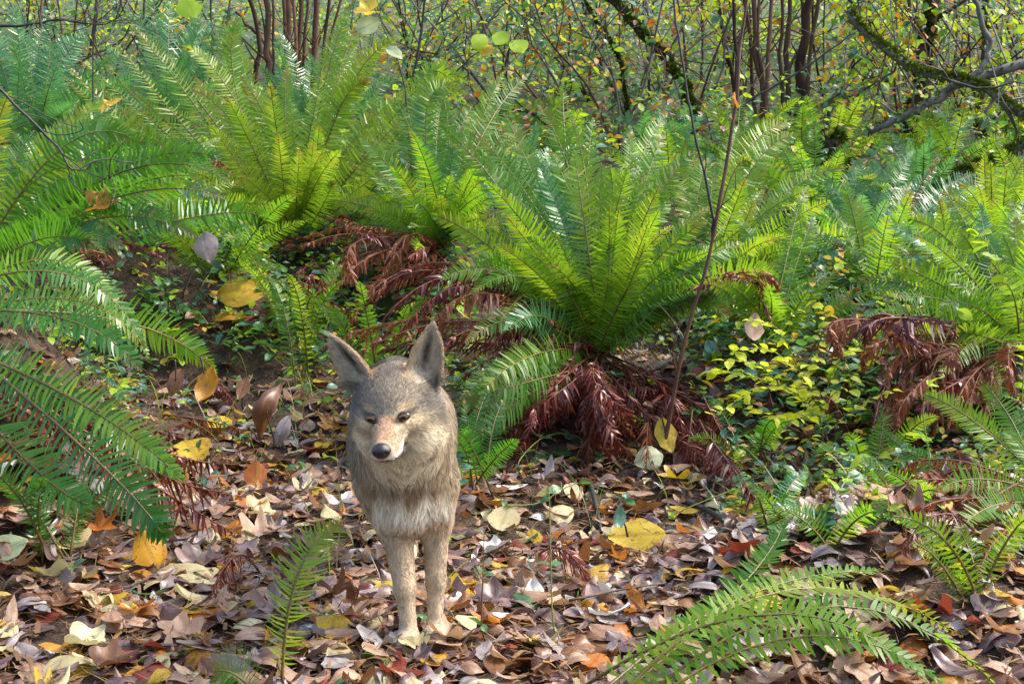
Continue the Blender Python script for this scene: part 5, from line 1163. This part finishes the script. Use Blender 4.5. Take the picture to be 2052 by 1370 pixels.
woody('mossy_tree', 'slim mossy leaning trunk behind the blue-sheen fern', 'tree', [gpt(1800, 8.6)] + pp([(1815, 270, 8.6), (1835, 190, 8.6), (1855, 80, 8.6), (1872, 0, 8.6), (1890, -150, 8.7), (1910, -320, 8.7)]), .060, .040, BARK, 6, .9, moss=4000)
woody('mossy_tree', 'thin straight green-stemmed tree beyond the grey branch', 'tree', [gpt(1960, 8.2)] + pp([(1963, 250, 8.2), (1972, 120, 8.2), (1978, 0, 8.2), (1985, -200, 8.2)]), .02, .014, BARK, 5, .6, moss=700)
# clumps of bare stems
for (cx_, cy_, Y, offs, lab, grp) in [
   (585, 190, 8.8, [(490, -70, .018), (505, 60, .012), (530, -60, .022), (560, -70, .014), (585, -70, .012), (605, -60, .016), (640, -70, .022), (668, -60, .012), (545, -60, .009), (620, -80, .011), (700, -60, .010), (575, -70, .018)], 'reddish bare stem in the clump behind the tall fern', 'bare stems behind the tall fern'),
   (1545, 260, 8.6, [(1430, -60, .015), (1465, -60, .012), (1480, -60, .012), (1512, -60, .018), (1520, -60, .010), (1550, -60, .014), (1568, -60, .012), (1590, -60, .016), (1612, -60, .022), (1630, -60, .030), (1648, -60, .014)], 'dark bare stem in the clump beyond the reddish sapling', 'bare stems beyond the sapling')]:
    for (tx_, ty_, rr_) in offs:
        bx = cx_ + (tx_ - cx_) * .55 + rb.normal(0, 8); Yb = Y + rb.uniform(-.35, .35); b_ = gpt(bx, Yb)
        mid = at((bx + tx_) / 2 + rb.normal(0, 8), 90, Yb); top = at(tx_, ty_, Yb); up2 = top + (top - mid) * 1.2
        woody('bare_stem', lab, 'stem', [b_, .5 * (b_ + mid) + rb.normal(0, .02, 3), mid, top, up2], rr_ * 1.25, rr_ * .8, BARK if rb.random() < .75 else TWIG_RED, 3, .6, group=grp, n=14)
for (bx, tx_, Y, rr_) in [(800, 880, 8.5, .012), (830, 830, 9.5, .01), (1000, 940, 9.0, .009), (1090, 1060, 10, .010), (1300, 1290, 9.6, .012), (1700, 1690, 9.4, .014), (1760, 1790, 10, .012), (1900, 1890, 9.8, .012), (2000, 2030, 9.2, .012), (160, 130, 9.5, .012), (60, 90, 9, .010), (300, 290, 9.8, .012), (420, 430, 9.5, .010), (1170, 1150, 11, .016), (1400, 1410, 10.5, .014), (900, 905, 11, .012)]:
    b_ = gpt(bx, Y); top = at(tx_, -60, Y); m1 = b_ * .6 + top * .4 + rb.normal(0, .07, 3); m2 = b_ * .25 + top * .75 + rb.normal(0, .07, 3)
    woody('bare_stem', 'thin lone bare stem standing in the undergrowth of the slope', 'stem', [b_, m1, m2, top, top + (top - m2) * .8], rr_, rr_ * .5, BARK if rb.random() < .6 else TWIG_DARK, 6, .7, group='lone stems on the slope', n=14)
# shrubs of the thicket: stems with loose foliage
KY = (['lime', 'yellow', 'green', 'orange', 'tan', 'chart'], [.36, .16, .18, .03, .05, .22])
KG = (['green', 'teal', 'lime', 'yellow', 'tan', 'chart'], [.36, .26, .20, .05, .06, .07])
KM = (['green', 'lime', 'yellow', 'brown', 'orange', 'teal'], [.32, .24, .12, .09, .09, .14])
SHR = [(1380, 8.6, KY, 1), (1480, 9.2, KY, 1), (1560, 10.2, KY, 1), (1660, 8.8, KY, 1), (1740, 9.6, KY, 1), (1800, 8.4, KY, 1), (1880, 9.0, KY, 1), (1960, 8.8, KY, 1), (2050, 9.4, KY, 1), (1620, 11.5, KY, 1), (1850, 11.5, KY, 1), (2000, 11, KY, 1), (1460, 12, KY, 1), (1700, 7.9, KM, 2), (1930, 7.7, KM, 2), (2080, 7.9, KY, 1),
  (1000, 9.2, KG, 0), (1100, 8.8, KM, 2), (1180, 9.4, KM, 2), (1260, 8.6, KM, 2), (1320, 9.6, KM, 2), (900, 9.4, KG, 0), (820, 9.8, KG, 0), (1050, 11, KG, 0), (1200, 11.5, KG, 0), (950, 12, KG, 0), (740, 10.5, KG, 0), (1120, 13, KG, 0), (1300, 12.5, KG, 0),
  (60, 9.2, KG, 0), (150, 9.8, KG, 0), (240, 9.2, KG, 0), (330, 10.0, KG, 0), (420, 9.6, KG, 0), (100, 11.5, KG, 0), (300, 12, KG, 0), (460, 11.5, KG, 0), (640, 11.5, KG, 0), (-20, 8.6, KG, 0), (1150, 7.9, KM, 2), (1240, 7.7, KM, 2), (-120, 9.5, KG, 0), (-240, 8.8, KG, 0), (-350, 9.6, KG, 0), (-180, 11.5, KG, 0), (2160, 9.0, KY, 1), (2270, 9.6, KY, 1), (2380, 8.8, KY, 1), (2230, 11.5, KY, 1)]
SLAB = {1: ('loose thicket shrub with yellow and lime autumn leaves', 'yellow-leaved thicket shrubs'), 0: ('dull green twiggy shrub on the far slope', 'dull green slope shrubs'), 2: ('sparse shrub with mixed green and rusty leaves', 'rusty-leaved slope shrubs')}
for (px_, Y, K, li) in SHR:
    b_ = gpt(px_, Y); base = b_.copy(); root = bpy.data.objects.new('thicket_shrub', None); col.objects.link(root); root.location = base; root.empty_display_size = .05
    tag(root, SLAB[li][0], 'shrub', SLAB[li][1])
    ends = []; h = rb.uniform(1.0, 1.7) * (1.15 if li == 1 else .9); ns = int(rb.integers(4, 6))
    for s in range(ns):
        d = unit(np.array([rb.normal(0, .5), rb.normal(0, .3), 1.])); L = h * rb.uniform(.7, 1.15)
        P = curve_pts([b_, b_ + d * L * .35 + rb.normal(0, .05, 3), b_ + d * L * .7 + rb.normal(0, .12, 3), b_ + d * L + rb.normal(0, .25, 3) * np.array([1, 1, .4])], 10)
        parts = [tube(P - base, np.linspace(.010, .003, 10), 5)]; ends.append(P[3:])
        for k in range(5):
            i = int(rb.integers(2, 9)); d2 = unit(rb.normal(0, 1, 3) + np.array([0, 0, .3])); l2 = L * rb.uniform(.2, .45)
            Q = curve_pts([P[i], P[i] + d2 * l2 * .5 + rb.normal(0, .03, 3), P[i] + d2 * l2 + rb.normal(0, .07, 3)], 6); parts.append(tube(Q - base, np.linspace(.004, .0015, 6), 4)); ends.append(Q)
        J = join(parts); obj('stem', mesh_np('stem', J[0], J[1], [BARK if rb.random() < .5 else BARK_GREY]), root)
    parts = []; mi = []
    for k in range(int(rb.uniform(240, 330))):
        E = ends[int(rb.integers(0, len(ends)))]; p_ = E[int(rb.integers(0, len(E)))] + rb.normal(0, .05, 3)
        V, Ft, UV = (SMALL + SMALL + ROUND)[int(rb.integers(0, 14))]; key = rb.choice(K[0], p=K[1]); s = rb.uniform(.035, .068) * (1.1 if li == 1 else .9)
        parts.append(((V + np.array([.5, 0, 0])) * s @ rotm(rb.uniform(0, 6.28), rb.normal(0, .5), rb.normal(.5, .5)).T + p_ - base, Ft, UV, np.full(len(V), rb.random()))); mi.append(np.full(len(Ft), LI[key]))
    J = join(parts); obj('foliage', mesh_np('foliage', J[0], J[1], LMATS, uv=J[2], rnd=J[3], mi=np.concatenate(mi)), root, kind='stuff')
# mossy stump below the thicket
P = curve_pts([gpt(1660, 7.2), at(1662, 285, 7.2), at(1668, 268, 7.2)], 8); base = P[0].copy(); V, Ft = tube(P - base, [.10, .10, .095, .09, .08, .07, .06, .03], 12)
st = obj('mossy_stump', mesh_np('mossy_stump', V + rng.normal(0, .006, V.shape), Ft, [BARK]), None, base, 'small stump furred with yellow-green moss behind the ferns', 'stump')
m = 1600; a = rng.uniform(0, 6.28, m); Hs = P[-1][2] - base[2] + .02; hh = rng.random(m) ** .8 * Hs; rr_ = np.interp(hh / Hs, [0, .5, .85, 1], [.10, .09, .06, .02]); c = np.stack([rr_ * np.cos(a), rr_ * np.sin(a), hh], -1) ; d = unit(np.stack([np.cos(a), np.sin(a), rng.normal(.2, .5, m)], -1) + rng.normal(0, .5, (m, 3))); w = unit(np.cross(d, rng.normal(0, 1, (m, 3)))); ln = rng.uniform(.015, .05, m)[:, None]
obj('moss', mesh_np('moss', np.stack([c - w * ln * .3, c + w * ln * .3, c + d * ln], 1).reshape(-1, 3), np.arange(m * 3).reshape(-1, 3), [MOSS], smooth=False), st, kind='stuff')
